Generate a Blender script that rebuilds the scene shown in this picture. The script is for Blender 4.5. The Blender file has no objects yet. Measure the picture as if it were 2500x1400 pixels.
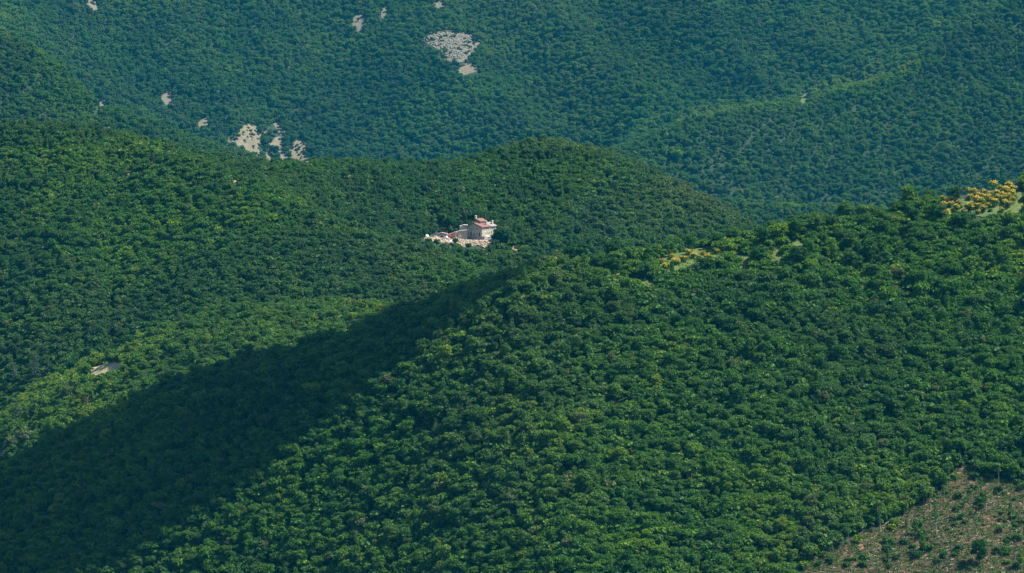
import bpy, bmesh, math, random
import numpy as np
from mathutils import Vector, Matrix

# ------------------------------------------------------------------ camera, light, exposure
S = bpy.context.scene
COL = S.collection
R = math.radians
PITCH = R(6.0)
F = 2500 * 150 / 36.0           # focal length in pixels of the 2500 px wide photograph
CX, CY = 1250.0, 700.0
cd = bpy.data.cameras.new('camera'); cam = bpy.data.objects.new('camera', cd); COL.objects.link(cam)
cd.lens = 150; cd.sensor_width = 36; cd.sensor_fit = 'HORIZONTAL'; cd.clip_start = 1; cd.clip_end = 60000
cam.location = (0, 0, 0); cam.rotation_euler = (R(90) - PITCH, 0, 0)
S.camera = cam

SUN_EL, SUN_AZ = R(55), math.atan2(0.95, 0.06)      # azimuth measured from +Y towards +X
SD = Vector((math.sin(SUN_AZ) * math.cos(SUN_EL), math.cos(SUN_AZ) * math.cos(SUN_EL), math.sin(SUN_EL)))
ld = bpy.data.lights.new('sun', 'SUN'); sun = bpy.data.objects.new('sun', ld); COL.objects.link(sun)
ld.energy = 5.0; ld.angle = R(0.5); ld.color = (1.0, 0.93, 0.78)
sun.rotation_euler = SD.to_track_quat('Z', 'Y').to_euler()
W = bpy.data.worlds.new('World'); S.world = W; W.use_nodes = True
wt = W.node_tree; bg = wt.nodes['Background']
sky = wt.nodes.new('ShaderNodeTexSky'); sky.sky_type = 'NISHITA'; sky.sun_disc = False
sky.sun_elevation = SUN_EL; sky.sun_rotation = SUN_AZ; sky.air_density = 1.0; sky.dust_density = 0.6; sky.ozone_density = 2.0
wt.links.new(sky.outputs[0], bg.inputs[0]); bg.inputs[1].default_value = 0.095
S.view_settings.view_transform = 'Standard'; S.view_settings.look = 'None'
S.view_settings.exposure = 1.22; S.view_settings.gamma = 1
S.cycles.use_denoising = True; S.cycles.max_bounces = 6; S.cycles.diffuse_bounces = 3; S.cycles.glossy_bounces = 1
S.cycles.transmission_bounces = 3; S.cycles.volume_bounces = 0; S.cycles.transparent_max_bounces = 8

HAZE_DENSITY = 0.155e-4
HAZE_COLOR = (0.01, 0.46, 0.84)

rng = np.random.default_rng(7)
random.seed(7)

# ------------------------------------------------------------------ helpers
def tag(o, label=None, cat=None, group=None, kind=None):
    if label: o['label'] = label
    if cat: o['category'] = cat
    if group: o['group'] = group
    if kind: o['kind'] = kind
    return o

def mesh_np(name, V, faces, mats=(), midx=None, smooth=False):
    """faces: (n,3) or (n,4) int array"""
    V = np.asarray(V, dtype=np.float32); faces = np.asarray(faces, dtype=np.int32)
    me = bpy.data.meshes.new(name)
    n, k = faces.shape
    me.vertices.add(len(V)); me.vertices.foreach_set('co', V.ravel())
    me.loops.add(n * k); me.loops.foreach_set('vertex_index', faces.ravel())
    me.polygons.add(n); me.polygons.foreach_set('loop_start', np.arange(0, n * k, k, dtype=np.int32))
    for m in mats: me.materials.append(m)
    if midx is not None: me.polygons.foreach_set('material_index', np.asarray(midx, dtype=np.int32))
    if smooth: me.polygons.foreach_set('use_smooth', np.ones(n, dtype=bool))
    me.update(calc_edges=True); me.validate()
    return me

def link(name, data, parent=None, loc=None, rot=None):
    o = bpy.data.objects.new(name, data); COL.objects.link(o)
    if parent is not None: o.parent = parent
    if loc is not None: o.location = loc
    if rot is not None: o.rotation_euler = rot
    return o

class MB:
    """collects boxes, prisms, tubes; one mesh"""
    def __init__(self): self.v = []; self.f = []; self.m = []
    def add(self, vs, fs, mi=0):
        b = len(self.v); self.v += [tuple(p) for p in vs]
        for f in fs: self.f.append(tuple(b + i for i in f)); self.m.append(mi)
    def box(self, x0, x1, y0, y1, z0, z1, mi=0):
        self.add([(x0,y0,z0),(x1,y0,z0),(x1,y1,z0),(x0,y1,z0),(x0,y0,z1),(x1,y0,z1),(x1,y1,z1),(x0,y1,z1)],
                 [(0,3,2,1),(4,5,6,7),(0,1,5,4),(1,2,6,5),(2,3,7,6),(3,0,4,7)], mi)
    def prism(self, poly, y0, y1, mi=0):      # polygon in XZ extruded along Y
        n = len(poly)
        vs = [(x, y0, z) for x, z in poly] + [(x, y1, z) for x, z in poly]
        fs = [tuple(range(n)), tuple(range(2*n-1, n-1, -1))] + [(i, i+n, (i+1) % n + n, (i+1) % n) for i in range(n)]
        self.add(vs, fs, mi)
    def tube(self, pts, rad, n=6, mi=0):
        pts = [Vector(p) for p in pts]; vs = []; fs = []
        for i, p in enumerate(pts):
            d = (pts[min(i+1, len(pts)-1)] - pts[max(i-1, 0)]).normalized()
            a = d.orthogonal().normalized(); b = d.cross(a)
            r = rad[i] if hasattr(rad, '__len__') else rad
            for k in range(n):
                t = 2*math.pi*k/n; vs.append(p + a*(r*math.cos(t)) + b*(r*math.sin(t)))
        for i in range(len(pts)-1):
            for k in range(n):
                fs.append((i*n+k, i*n+(k+1) % n, (i+1)*n+(k+1) % n, (i+1)*n+k))
        fs.append(tuple(range(n-1, -1, -1))); L = (len(pts)-1)*n; fs.append(tuple(range(L, L+n)))
        self.add(vs, fs, mi)
    def lump(self, c, r, seed=0, sub=2, rough=0.3, mi=0):
        bm = bmesh.new(); bmesh.ops.create_icosphere(bm, subdivisions=sub, radius=1)
        rr = random.Random(seed); ph = [rr.uniform(0, 6) for _ in range(6)]
        vs = []
        for v in bm.verts:
            p = v.co
            k = 1 + rough*(math.sin(p.x*3+ph[0])*math.sin(p.y*3+ph[1]) + .6*math.sin(p.z*5+ph[2]+p.x*4) + .4*math.sin(p.y*7+ph[3]))*.5
            vs.append((c[0]+p.x*r[0]*k, c[1]+p.y*r[1]*k, c[2]+p.z*r[2]*k))
        fs = [tuple(v.index for v in f.verts) for f in bm.faces]; bm.free()
        self.add(vs, fs, mi)
    def data(self, name, mats):
        me = bpy.data.meshes.new(name); me.from_pydata(self.v, [], self.f)
        for m in mats: me.materials.append(m)
        me.polygons.foreach_set('material_index', self.m); me.update(); return me
    def build(self, name, mat, parent=None, loc=None, rot=None):
        mats = mat if isinstance(mat, (list, tuple)) else [mat]
        return link(name, self.data(name, mats), parent, loc, rot)

# ------------------------------------------------------------------ numeric noise
def vnoise(x, y, seed):
    x = np.asarray(x, float); y = np.asarray(y, float)
    xi = np.floor(x).astype(np.int64); yi = np.floor(y).astype(np.int64)
    fx = x - xi; fy = y - yi
    fx = fx*fx*(3-2*fx); fy = fy*fy*(3-2*fy)
    def h(a, b):
        n = (a*374761393 + b*668265263 + seed*974634777) & 0xffffffff
        n = ((n ^ (n >> 13)) * 1274126177) & 0xffffffff
        return ((n ^ (n >> 16)) & 0xffff) / 32767.5 - 1.0
    return (h(xi, yi)*(1-fx) + h(xi+1, yi)*fx)*(1-fy) + (h(xi, yi+1)*(1-fx) + h(xi+1, yi+1)*fx)*fy

def fbm(x, y, seed, oct=3):
    s = 0; a = 1; t = 0
    for i in range(oct):
        s = s + a*vnoise(x*2**i + 13.7*i, y*2**i - 7.1*i, seed+i); t += a; a *= .5
    return s/t

# ------------------------------------------------------------------ terrain as a height field
def z_of(py, Y):
    t = (CY - py)/F
    return Y*(t*math.cos(PITCH) - math.sin(PITCH))/(math.cos(PITCH) + t*math.sin(PITCH))

def project(X, Y, Z):
    d = Y*math.cos(PITCH) - Z*math.sin(PITCH)
    return CX + F*X/d, CY - F*(Y*math.sin(PITCH) + Z*math.cos(PITCH))/d

C = np.arange(-1600, 4101, 20.0)
def curve(pts):
    xs, ys = zip(*pts); v = np.interp(C, xs, ys)
    k = np.hanning(7); k /= k.sum()
    return np.convolve(np.pad(v, 3, mode='edge'), k, 'valid')

# skylines of the successive ridges (tree tops), and the distance of each crest
s_fg = curve([(-1600,1500),(-600,1300),(-100,1160),(0,1115),(130,1055),(300,975),(500,893),(700,845),(860,800),(1000,745),(1150,682),(1250,640),(1330,618),(1400,606),
              (1500,604),(1650,592),(1750,572),(1850,548),(1950,520),(2100,507),(2200,483),(2300,466),(2400,440),(2500,418),(2700,380),(3200,330),(4100,300)])
s_l1 = curve([(-1600,1300),(-100,1150),(0,1040),(120,950),(250,868),(350,815),(450,775),(600,742),(830,735),(1000,752),(1150,800),(1300,830),(1800,850),(4100,900)])
s_l2 = curve([(-1600,330),(-600,300),(0,283),(130,286),(260,303),(400,345),(500,388),(600,432),(720,478),(870,560),(1000,595),(1100,640),(1200,670),(1400,720),(1800,780),(4100,800)])
s_l3 = curve([(-1600,400),(0,350),(300,350),(500,385),(600,402),(690,402),(800,402),(1000,410),(1150,395),(1270,352),(1370,345),(1500,375),(1620,430),(1750,500),(1830,545),(1950,610),(2200,700),(4100,800)])
s_l4 = curve([(-1600,60),(-300,60),(0,75),(100,115),(170,190),(250,262),(400,312),(500,352),(650,398),(800,450),(1200,470),(4100,600)])
s_l5 = curve([(-1600,470),(650,470),(1300,440),(1480,385),(1600,335),(1690,300),(1800,278),(2000,243),(2200,183),(2350,65),(2500,-15),(2800,-60),(4100,-80)])
Yc = {0: curve([(-1600,2080),(-600,2010),(0,1965),(700,1905),(1250,1885),(1800,1920),(2500,1965),(4100,2050)]),
      1: curve([(-1600,2250),(4100,2250)]),
      2: curve([(-1600,2740),(0,2710),(300,2690),(450,2620),(600,2545),(800,2500),(1000,2470),(1250,2450),(4100,2450)]),
      3: curve([(-1600,2880),(300,2880),(650,2765),(1000,2810),(1270,2906),(1500,2890),(1800,2825),(2100,2800),(4100,2800)]),
      4: curve([(-1600,3190),(0,3170),(200,3145),(400,3085),(650,3055),(4100,3050)]),
      5: curve([(-1600,3350),(1500,3350),(1900,3430),(2500,3580),(4100,3600)])}
foot_Y = curve([(-1600,1900),(0,1850),(700,1750),(1400,1650),(4100,1620)])
one = np.ones_like(C)
TH = 7.6                        # mean tree height used to lower the skyline to the ground
def gz(sky_, Y, extra=4.6): return z_of(sky_, Y) - TH + extra
nodes = []                       # list of (Y, Z) arrays over C
nodes.append((one*-800, one*40.)); nodes.append((one*-60, one*0.)); nodes.append((one*15, one*-3.0)); nodes.append((one*60, one*-25.))
nodes.append((one*700, one*-330.)); nodes.append((one*1300, z_of(1650, 1500)*one-40))
nodes.append((foot_Y, z_of(1520, foot_Y)))
CANOPY = curve([(-1600,7.6),(1450,7.6),(1560,3.2),(1950,3.0),(2050,4.5),(2230,5.0),(2300,0.6),(4100,0.6)])
nodes.append((Yc[0], z_of(s_fg, Yc[0]) - CANOPY + 4.6))
d1Y = one*2085; d1 = np.maximum(s_fg + 150, s_l1 + 160); nodes.append((d1Y, z_of(d1, d1Y)))
nodes.append((Yc[1], gz(s_l1, Yc[1], 3.0)))
d2Y = one*2380; d2 = s_l1 + 75; d2 = np.where(C < 250, np.maximum(d2 - 60, 900), d2); nodes.append((d2Y, z_of(d2, d2Y)))
nodes.append((Yc[2], gz(s_l2, Yc[2])))
d3Y = curve([(-1600,2800),(300,2790),(600,2670),(900,2650),(1270,2680),(1800,2680),(4100,2680)])
d3 = curve([(-1600,480),(0,430),(300,440),(600,500),(850,620),(1000,680),(1160,730),(1500,760),(4100,860)]); nodes.append((d3Y, z_of(d3, d3Y)))
nodes.append((Yc[3], gz(s_l3, Yc[3])))
K = 1.42
d4Y = one*3000*K; d4 = curve([(-1600,430),(0,420),(400,450),(700,470),(1300,470),(1800,640),(4100,900)]); nodes.append((d4Y, z_of(d4, d4Y)))
Yc[4] = Yc[4]*K; nodes.append((Yc[4], gz(s_l4, Yc[4])))
K = 1.50
d5Y = one*3250*K; d5 = curve([(-1600,200),(0,220),(300,400),(650,520),(1300,520),(1700,600),(1900,640),(2500,560),(4100,500)]); nodes.append((d5Y, z_of(d5, d5Y)))
Yc[5] = Yc[5]*K; nodes.append((Yc[5], gz(s_l5, Yc[5])))
K = 1.60
d6Y = one*3660*K; d6 = curve([(-1600,260),(0,250),(200,330),(400,400),(650,440),(1300,455),(1500,420),(1690,345),(2000,290),(2200,235),(2350,130),(2500,60),(4100,40)]); nodes.append((d6Y, z_of(d6, d6Y)))
topY = curve([(-1600,4020),(0,4020),(1000,4160),(1700,4060),(2500,3900),(4100,3900)])*K*1.03; nodes.append((topY, z_of(-250, topY)))
nodes.append((topY+420, z_of(-250, topY)+130)); nodes.append((one*8600, one*-60.)); nodes.append((one*9900, one*60.))
NY = np.stack([n[0] for n in nodes]); NZ = np.stack([n[1] for n in nodes]); J = len(nodes)
I_CREST = [7, 9, 11, 13, 15, 17]

HOUSE = None                     # terrace under the house, set once its place is known
def col_of(X, Y): return np.clip(CX + F*X/np.maximum(Y, 1500.), -1590, 4090)
def tab(A, c):
    i = (c - C[0])/20.0; i0 = np.floor(i).astype(int); f = i - i0
    return A[:, i0]*(1-f) + A[:, i0+1]*f
def H(X, Y):
    X = np.atleast_1d(np.asarray(X, float)); Y = np.atleast_1d(np.asarray(Y, float))
    shp = X.shape; X = X.ravel(); Y = Y.ravel(); out = np.empty(len(X))
    for a in range(0, len(X), 60000):
        x = X[a:a+60000]; y = Y[a:a+60000]; c = col_of(x, y)
        ny = tab(NY, c); nz = tab(NZ, c); idx = np.arange(len(x)); z = 0
        for off in (-20, -10, 0, 10, 20):
            yy = y + off
            k = np.clip((ny < yy).sum(0) - 1, 0, J-2)
            t = (yy - ny[k, idx])/(ny[k+1, idx] - ny[k, idx]); z = z + (nz[k, idx]*(1-t) + nz[k+1, idx]*t)/5
        cd_ = np.min(np.abs(ny[I_CREST] - y), axis=0)
        w = np.clip((cd_ - 10)/90, 0, 1); w = w*w*(3-2*w)
        far = np.clip((y - 5300)/500, 0, 1)
        n1 = fbm(x/95, y/260, 3, 3); n2 = fbm(x/230+.3, y/600, 11, 2)
        rdg = 1 - np.abs(fbm(x/150 + y/420, y/520, 21, 2))*2
        z = z + w*(6.5*n1 + 7.0*n2) + far*w*(34*n2 + 20*rdg) + 0.8*fbm(x/14, y/14, 31, 2)
        z = z + np.clip((1500-y)/600, 0, 1)*12*fbm(x/200, y/200, 41)*(y > 200)
        if HOUSE is not None:
            for (hx, hy, hz, r0, r1) in HOUSE:
                d = np.hypot(x-hx, (y-hy)); q = np.clip((r1-d)/(r1-r0), 0, 1); q = q*q*(3-2*q)
                z = z*(1-q) + hz*q
        out[a:a+60000] = z
    return out.reshape(shp)

def hit(px, py, lift=0.0, y0=1560, y1=7100):
    """where the sight line through a point of the photograph meets the ground"""
    Y = np.arange(y0, y1, 4.0); X = (px - CX)/F*Y*1.0
    for _ in range(2):
        Z = H(X, Y) + lift; X = (px - CX)/F*(Y*math.cos(PITCH) - Z*math.sin(PITCH))
    q = project(X, Y, Z)[1]; k = np.argmax(q <= py)
    if k == 0: return Vector((X[0], Y[0], Z[0]))
    t = (q[k-1] - py)/(q[k-1] - q[k]); 
    y = Y[k-1] + t*4; x = X[k-1] + t*(X[k]-X[k-1])
    return Vector((x, y, float(H(x, y)[0])))

hp = hit(1163, 590)
HP = Vector((hp.x, hp.y, hp.z + 0.0))
HOUSE = [(hp.x+1, hp.y + 9, hp.z + .5, 13, 24), (hp.x - 21, hp.y + 3, hp.z + .2, 6, 15)]

def inpoly(px, py, poly):
    px = np.asarray(px); py = np.asarray(py); r = np.zeros(px.shape, bool); n = len(poly)
    for i in range(n):
        x0, y0 = poly[i]; x1, y1 = poly[(i+1) % n]
        if y0 == y1: continue
        c = ((y0 > py) != (y1 > py)) & (px < (x1-x0)*(py-y0)/(y1-y0) + x0)
        r ^= c
    return r
def grow(poly, k):
    cx = sum(p[0] for p in poly)/len(poly); cy = sum(p[1] for p in poly)/len(poly); out = []
    for x, y in poly:
        d = math.hypot(x-cx, y-cy) or 1; out.append((x + (x-cx)/d*k, y + (y-cy)/d*k))
    return out

# ------------------------------------------------------------------ materials
def nt(name):
    m = bpy.data.materials.new(name); m.use_nodes = True; t = m.node_tree
    for n in list(t.nodes): t.nodes.remove(n)
    out = t.nodes.new('ShaderNodeOutputMaterial'); return m, t, out
def ramp(t, fac, stops):
    r = t.nodes.new('ShaderNodeValToRGB'); e = r.color_ramp.elements
    e[0].position, e[0].color = stops[0][0], (*stops[0][1], 1); e[1].position, e[1].color = stops[-1][0], (*stops[-1][1], 1)
    for p, c in stops[1:-1]:
        k = e.new(p); k.color = (*c, 1)
    t.links.new(fac, r.inputs[0]); return r.outputs[0]
def math_(t, op, a, b=None, clamp=False):
    n = t.nodes.new('ShaderNodeMath'); n.operation = op; n.use_clamp = clamp
    for i, v in enumerate((a, b)):
        if v is None: continue
        if isinstance(v, (int, float)): n.inputs[i].default_value = v
        else: t.links.new(v, n.inputs[i])
    return n.outputs[0]
def mixc(t, f, a, b, mode='MIX'):
    n = t.nodes.new('ShaderNodeMix'); n.data_type = 'RGBA'; n.blend_type = mode
    for i, v in ((0, f), (6, a), (7, b)):
        if isinstance(v, (int, float)): n.inputs[i].default_value = v
        elif isinstance(v, tuple): n.inputs[i].default_value = (*v, 1)
        else: t.links.new(v, n.inputs[i])
    return n.outputs[2]
def noise(t, scale, detail=3, coord='Object', rough=.6, sc=None):
    tc = t.nodes.new('ShaderNodeTexCoord'); n = t.nodes.new('ShaderNodeTexNoise')
    n.inputs['Scale'].default_value = scale; n.inputs['Detail'].default_value = detail; n.inputs['Roughness'].default_value = rough
    src = tc.outputs[coord]
    if sc:
        mp = t.nodes.new('ShaderNodeMapping'); mp.inputs['Scale'].default_value = sc; mp.inputs['Rotation'].default_value = (0, 0, R(25)); t.links.new(src, mp.inputs[0]); src = mp.outputs[0]
    t.links.new(src, n.inputs['Vector']); return n.outputs['Fac']
def bump(t, h, dist, strength=1.0):
    b = t.nodes.new('ShaderNodeBump'); b.inputs['Distance'].default_value = dist; b.inputs['Strength'].default_value = strength
    t.links.new(h, b.inputs['Height']); return b.outputs[0]

def plain(name, color, rough=.8, var=.25, scale=2.0, bumpd=0.02, metal=0):
    m, t, out = nt(name); p = t.nodes.new('ShaderNodeBsdfPrincipled'); p.inputs['Roughness'].default_value = rough; p.inputs['Metallic'].default_value = metal
    f = noise(t, scale, 4); d = tuple(c*(1-var) for c in color); l = tuple(min(1, c*(1+var)) for c in color)
    t.links.new(ramp(t, f, [(.3, d), (.7, l)]), p.inputs['Base Color'])
    if bumpd: t.links.new(bump(t, f, bumpd), p.inputs['Normal'])
    t.links.new(p.outputs[0], out.inputs[0]); return m

def leaf_mat(name, stops, dry=(.115, .118, .055), trans=.34, rough=.55):
    """colour follows each tree's own tint and dryness"""
    m, t, out = nt(name)
    a = t.nodes.new('ShaderNodeAttribute'); a.attribute_type = 'INSTANCER'; a.attribute_name = 'tint'
    b = t.nodes.new('ShaderNodeAttribute'); b.attribute_type = 'INSTANCER'; b.attribute_name = 'dry'
    geo = t.nodes.new('ShaderNodeNewGeometry')
    v = math_(t, 'MULTIPLY', math_(t, 'SUBTRACT', geo.outputs['Random Per Island'], .5), .34)
    c = ramp(t, math_(t, 'ADD', a.outputs['Fac'], v), stops)
    c = mixc(t, b.outputs['Fac'], c, dry)
    d = t.nodes.new('ShaderNodeBsdfPrincipled'); d.inputs['Roughness'].default_value = rough; d.inputs['Specular IOR Level'].default_value = .12
    t.links.new(c, d.inputs['Base Color'])
    tr = t.nodes.new('ShaderNodeBsdfTranslucent'); t.links.new(mixc(t, .5, c, (.07, .20, .02)), tr.inputs[0])
    mx = t.nodes.new('ShaderNodeMixShader'); mx.inputs[0].default_value = trans
    t.links.new(d.outputs[0], mx.inputs[1]); t.links.new(tr.outputs[0], mx.inputs[2]); t.links.new(mx.outputs[0], out.inputs[0])
    return m

M = {}
M['leaf'] = leaf_mat('broadleaf_foliage', [(0, (.010, .050, .016)), (.3, (.026, .100, .016)), (.55, (.052, .150, .012)), (.8, (.100, .205, .010)), (1, (.175, .250, .014))])
M['conifer'] = leaf_mat('conifer_needles', [(0, (.008, .030, .026)), (.5, (.024, .062, .048)), (1, (.06, .10, .075))], trans=.1)
M['silver'] = leaf_mat('silver_foliage', [(0, (.05, .085, .035)), (.5, (.09, .13, .055)), (1, (.13, .17, .08))], trans=.15)
M['bloom'] = leaf_mat('yellow_blossom', [(0, (.20, .17, .015)), (.5, (.40, .30, .02)), (1, (.58, .43, .05))], trans=.1)
M['bark'] = plain('bark', (.10, .085, .065), .9, .3, 6)
M['pale_bark'] = plain('pale_bark', (.24, .21, .17), .9, .25, 6)
M['twig'] = plain('dead_twigs', (.062, .040, .020), .95, .5, .2)

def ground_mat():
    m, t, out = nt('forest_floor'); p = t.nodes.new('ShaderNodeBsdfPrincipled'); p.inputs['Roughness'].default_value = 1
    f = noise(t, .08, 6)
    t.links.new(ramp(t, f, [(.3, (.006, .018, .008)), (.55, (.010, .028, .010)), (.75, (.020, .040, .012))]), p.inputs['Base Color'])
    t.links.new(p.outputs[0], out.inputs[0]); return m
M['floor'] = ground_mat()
def layered(name, stops, sc1, sc2, stretch=None, bumpd=.3, dark=None):
    m, t, out = nt(name); p = t.nodes.new('ShaderNodeBsdfPrincipled'); p.inputs['Roughness'].default_value = .95
    f = noise(t, sc1, 8, sc=stretch, rough=.7); g = noise(t, sc2, 5, sc=stretch, rough=.75)
    s = math_(t, 'ADD', math_(t, 'MULTIPLY', f, .55), math_(t, 'MULTIPLY', g, .45))
    c = ramp(t, s, stops)
    t.links.new(c, p.inputs['Base Color']); t.links.new(bump(t, g, bumpd), p.inputs['Normal']); t.links.new(p.outputs[0], out.inputs[0]); return m
M['scree'] = layered('grey_scree', [(.36, (.05, .06, .03)), (.45, (.12, .11, .075)), (.53, (.10, .092, .066)), (.66, (.155, .14, .105))], .09, .55, None, .5)
M['tanscree'] = layered('tan_scree', [(.36, (.06, .07, .03)), (.46, (.10, .085, .05)), (.6, (.155, .13, .085))], .1, .5, None, .5)
M['bank'] = layered('sunny_bank_earth', [(.36, (.06, .085, .025)), (.47, (.22, .19, .09)), (.6, (.36, .30, .15))], .12, .6, None, .2)
M['redearth'] = layered('pink_earth', [(.35, (.11, .08, .045)), (.5, (.21, .145, .095)), (.65, (.30, .22, .155))], .15, .7, None, .3)
M['rubble_earth'] = layered('building_site_earth', [(.34, (.09, .075, .045)), (.46, (.20, .145, .10)), (.58, (.30, .23, .165)), (.7, (.42, .37, .30))], .2, .8, None, .3)
M['cleared'] = layered('felled_slope_litter', [(.38, (.010, .022, .006)), (.45, (.024, .024, .008)), (.51, (.055, .034, .014)), (.57, (.095, .054, .022)), (.66, (.19, .11, .05))], .10, .8, (1.0, .2, 1), .35)
M['grass'] = layered('dry_grass', [(.38, (.022, .060, .010)), (.5, (.055, .090, .016)), (.64, (.12, .125, .03))], .15, .9, None, .2)

# ------------------------------------------------------------------ the ground: one sheet
def axis(core0, core1, step, lo, hi):
    a = list(np.arange(core0, core1+.1, step)); s = step; x = core0
    while x > lo: s *= 1.18; x -= s; a.insert(0, max(x, lo))
    s = step; x = core1
    while x < hi: s *= 1.18; x += s; a.append(min(x, hi))
    return np.unique(np.array(a))
gx = axis(-900, 900, 5.0, -5600, 5600); gy = axis(1540, 4000, 4.5, -780, 9800); gy = np.unique(np.concatenate([gy[gy < 4000], np.arange(4000, 7300, 8.0), np.linspace(7300, 9800, 40)]))
GX, GY = np.meshgrid(gx, gy); GZ = H(GX, GY)
nx, ny_ = len(gx), len(gy)
idx = np.arange(nx*ny_).reshape(ny_, nx)
fc = np.stack([idx[:-1, :-1], idx[:-1, 1:], idx[1:, 1:], idx[1:, :-1]], -1).reshape(-1, 4)
g = link('terrain', mesh_np('terrain', np.stack([GX, GY, GZ], -1).reshape(-1, 3), fc, [M['floor']], smooth=True))
tag(g, 'steep green hillsides folding into one another', kind='structure')

# visible horizon table: smallest photo row reached by nearer ground
vc = np.arange(-500, 3001, 20.0); vy = np.arange(1560, 7100, 8.0)
VC, VY = np.meshgrid(vc, vy); VX = (VC-CX)/F*VY; VP = project(VX, VY, H(VX, VY) + 5)[1]
VM = np.minimum.accumulate(VP, axis=0)
def hidden_by(X, Y, Z):
    px, py = project(X, Y, Z)
    i = np.clip(np.rint((px - vc[0])/20).astype(int), 0, len(vc)-1); j = np.clip(((Y - 16 - vy[0])/8).astype(int), 0, len(vy)-1)
    return py - VM[j, i]           # positive = that many photo pixels below nearer ground

# ------------------------------------------------------------------ draped patches of bare ground
def drape(name, poly, mat, step=1.5, margin=10, lift=.25, rough=.5, seed=5):
    P = [hit(x, y) for x, y in poly]; P = [q for q in P if q.y < min(q_.y for q_ in P) + 500]; Pg = grow(poly, margin)
    Y0 = min(p.y for p in P) - 30; Y1 = max(p.y for p in P) + 30
    X0 = min(p.x for p in P) - 10; X1 = max(p.x for p in P) + 10
    xs = np.arange(X0, X1, step); ys = np.arange(Y0, Y1, step); A, B = np.meshgrid(xs, ys)
    Z = H(A, B) + lift + rough*(fbm(A/3.0, B/3.0, seed, 3)) + rough*.5*np.abs(vnoise(A/1.1, B/1.1, seed+9))
    px, py = project(A, B, Z); inside = inpoly(px, py, Pg)
    n1, n2 = len(xs), len(ys); ii = np.arange(n1*n2).reshape(n2, n1)
    keep = inside[:-1, :-1] & inside[:-1, 1:] & inside[1:, 1:] & inside[1:, :-1]
    f = np.stack([ii[:-1, :-1], ii[:-1, 1:], ii[1:, 1:], ii[1:, :-1]], -1)[keep]
    used = np.unique(f); remap = np.zeros(n1*n2, int); remap[used] = np.arange(len(used))
    V = np.stack([A, B, Z], -1).reshape(-1, 3)[used]
    c = V.mean(0); V = V - c
    return link(name, mesh_np(name, V, remap[f], [mat]), loc=tuple(c))

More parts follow.
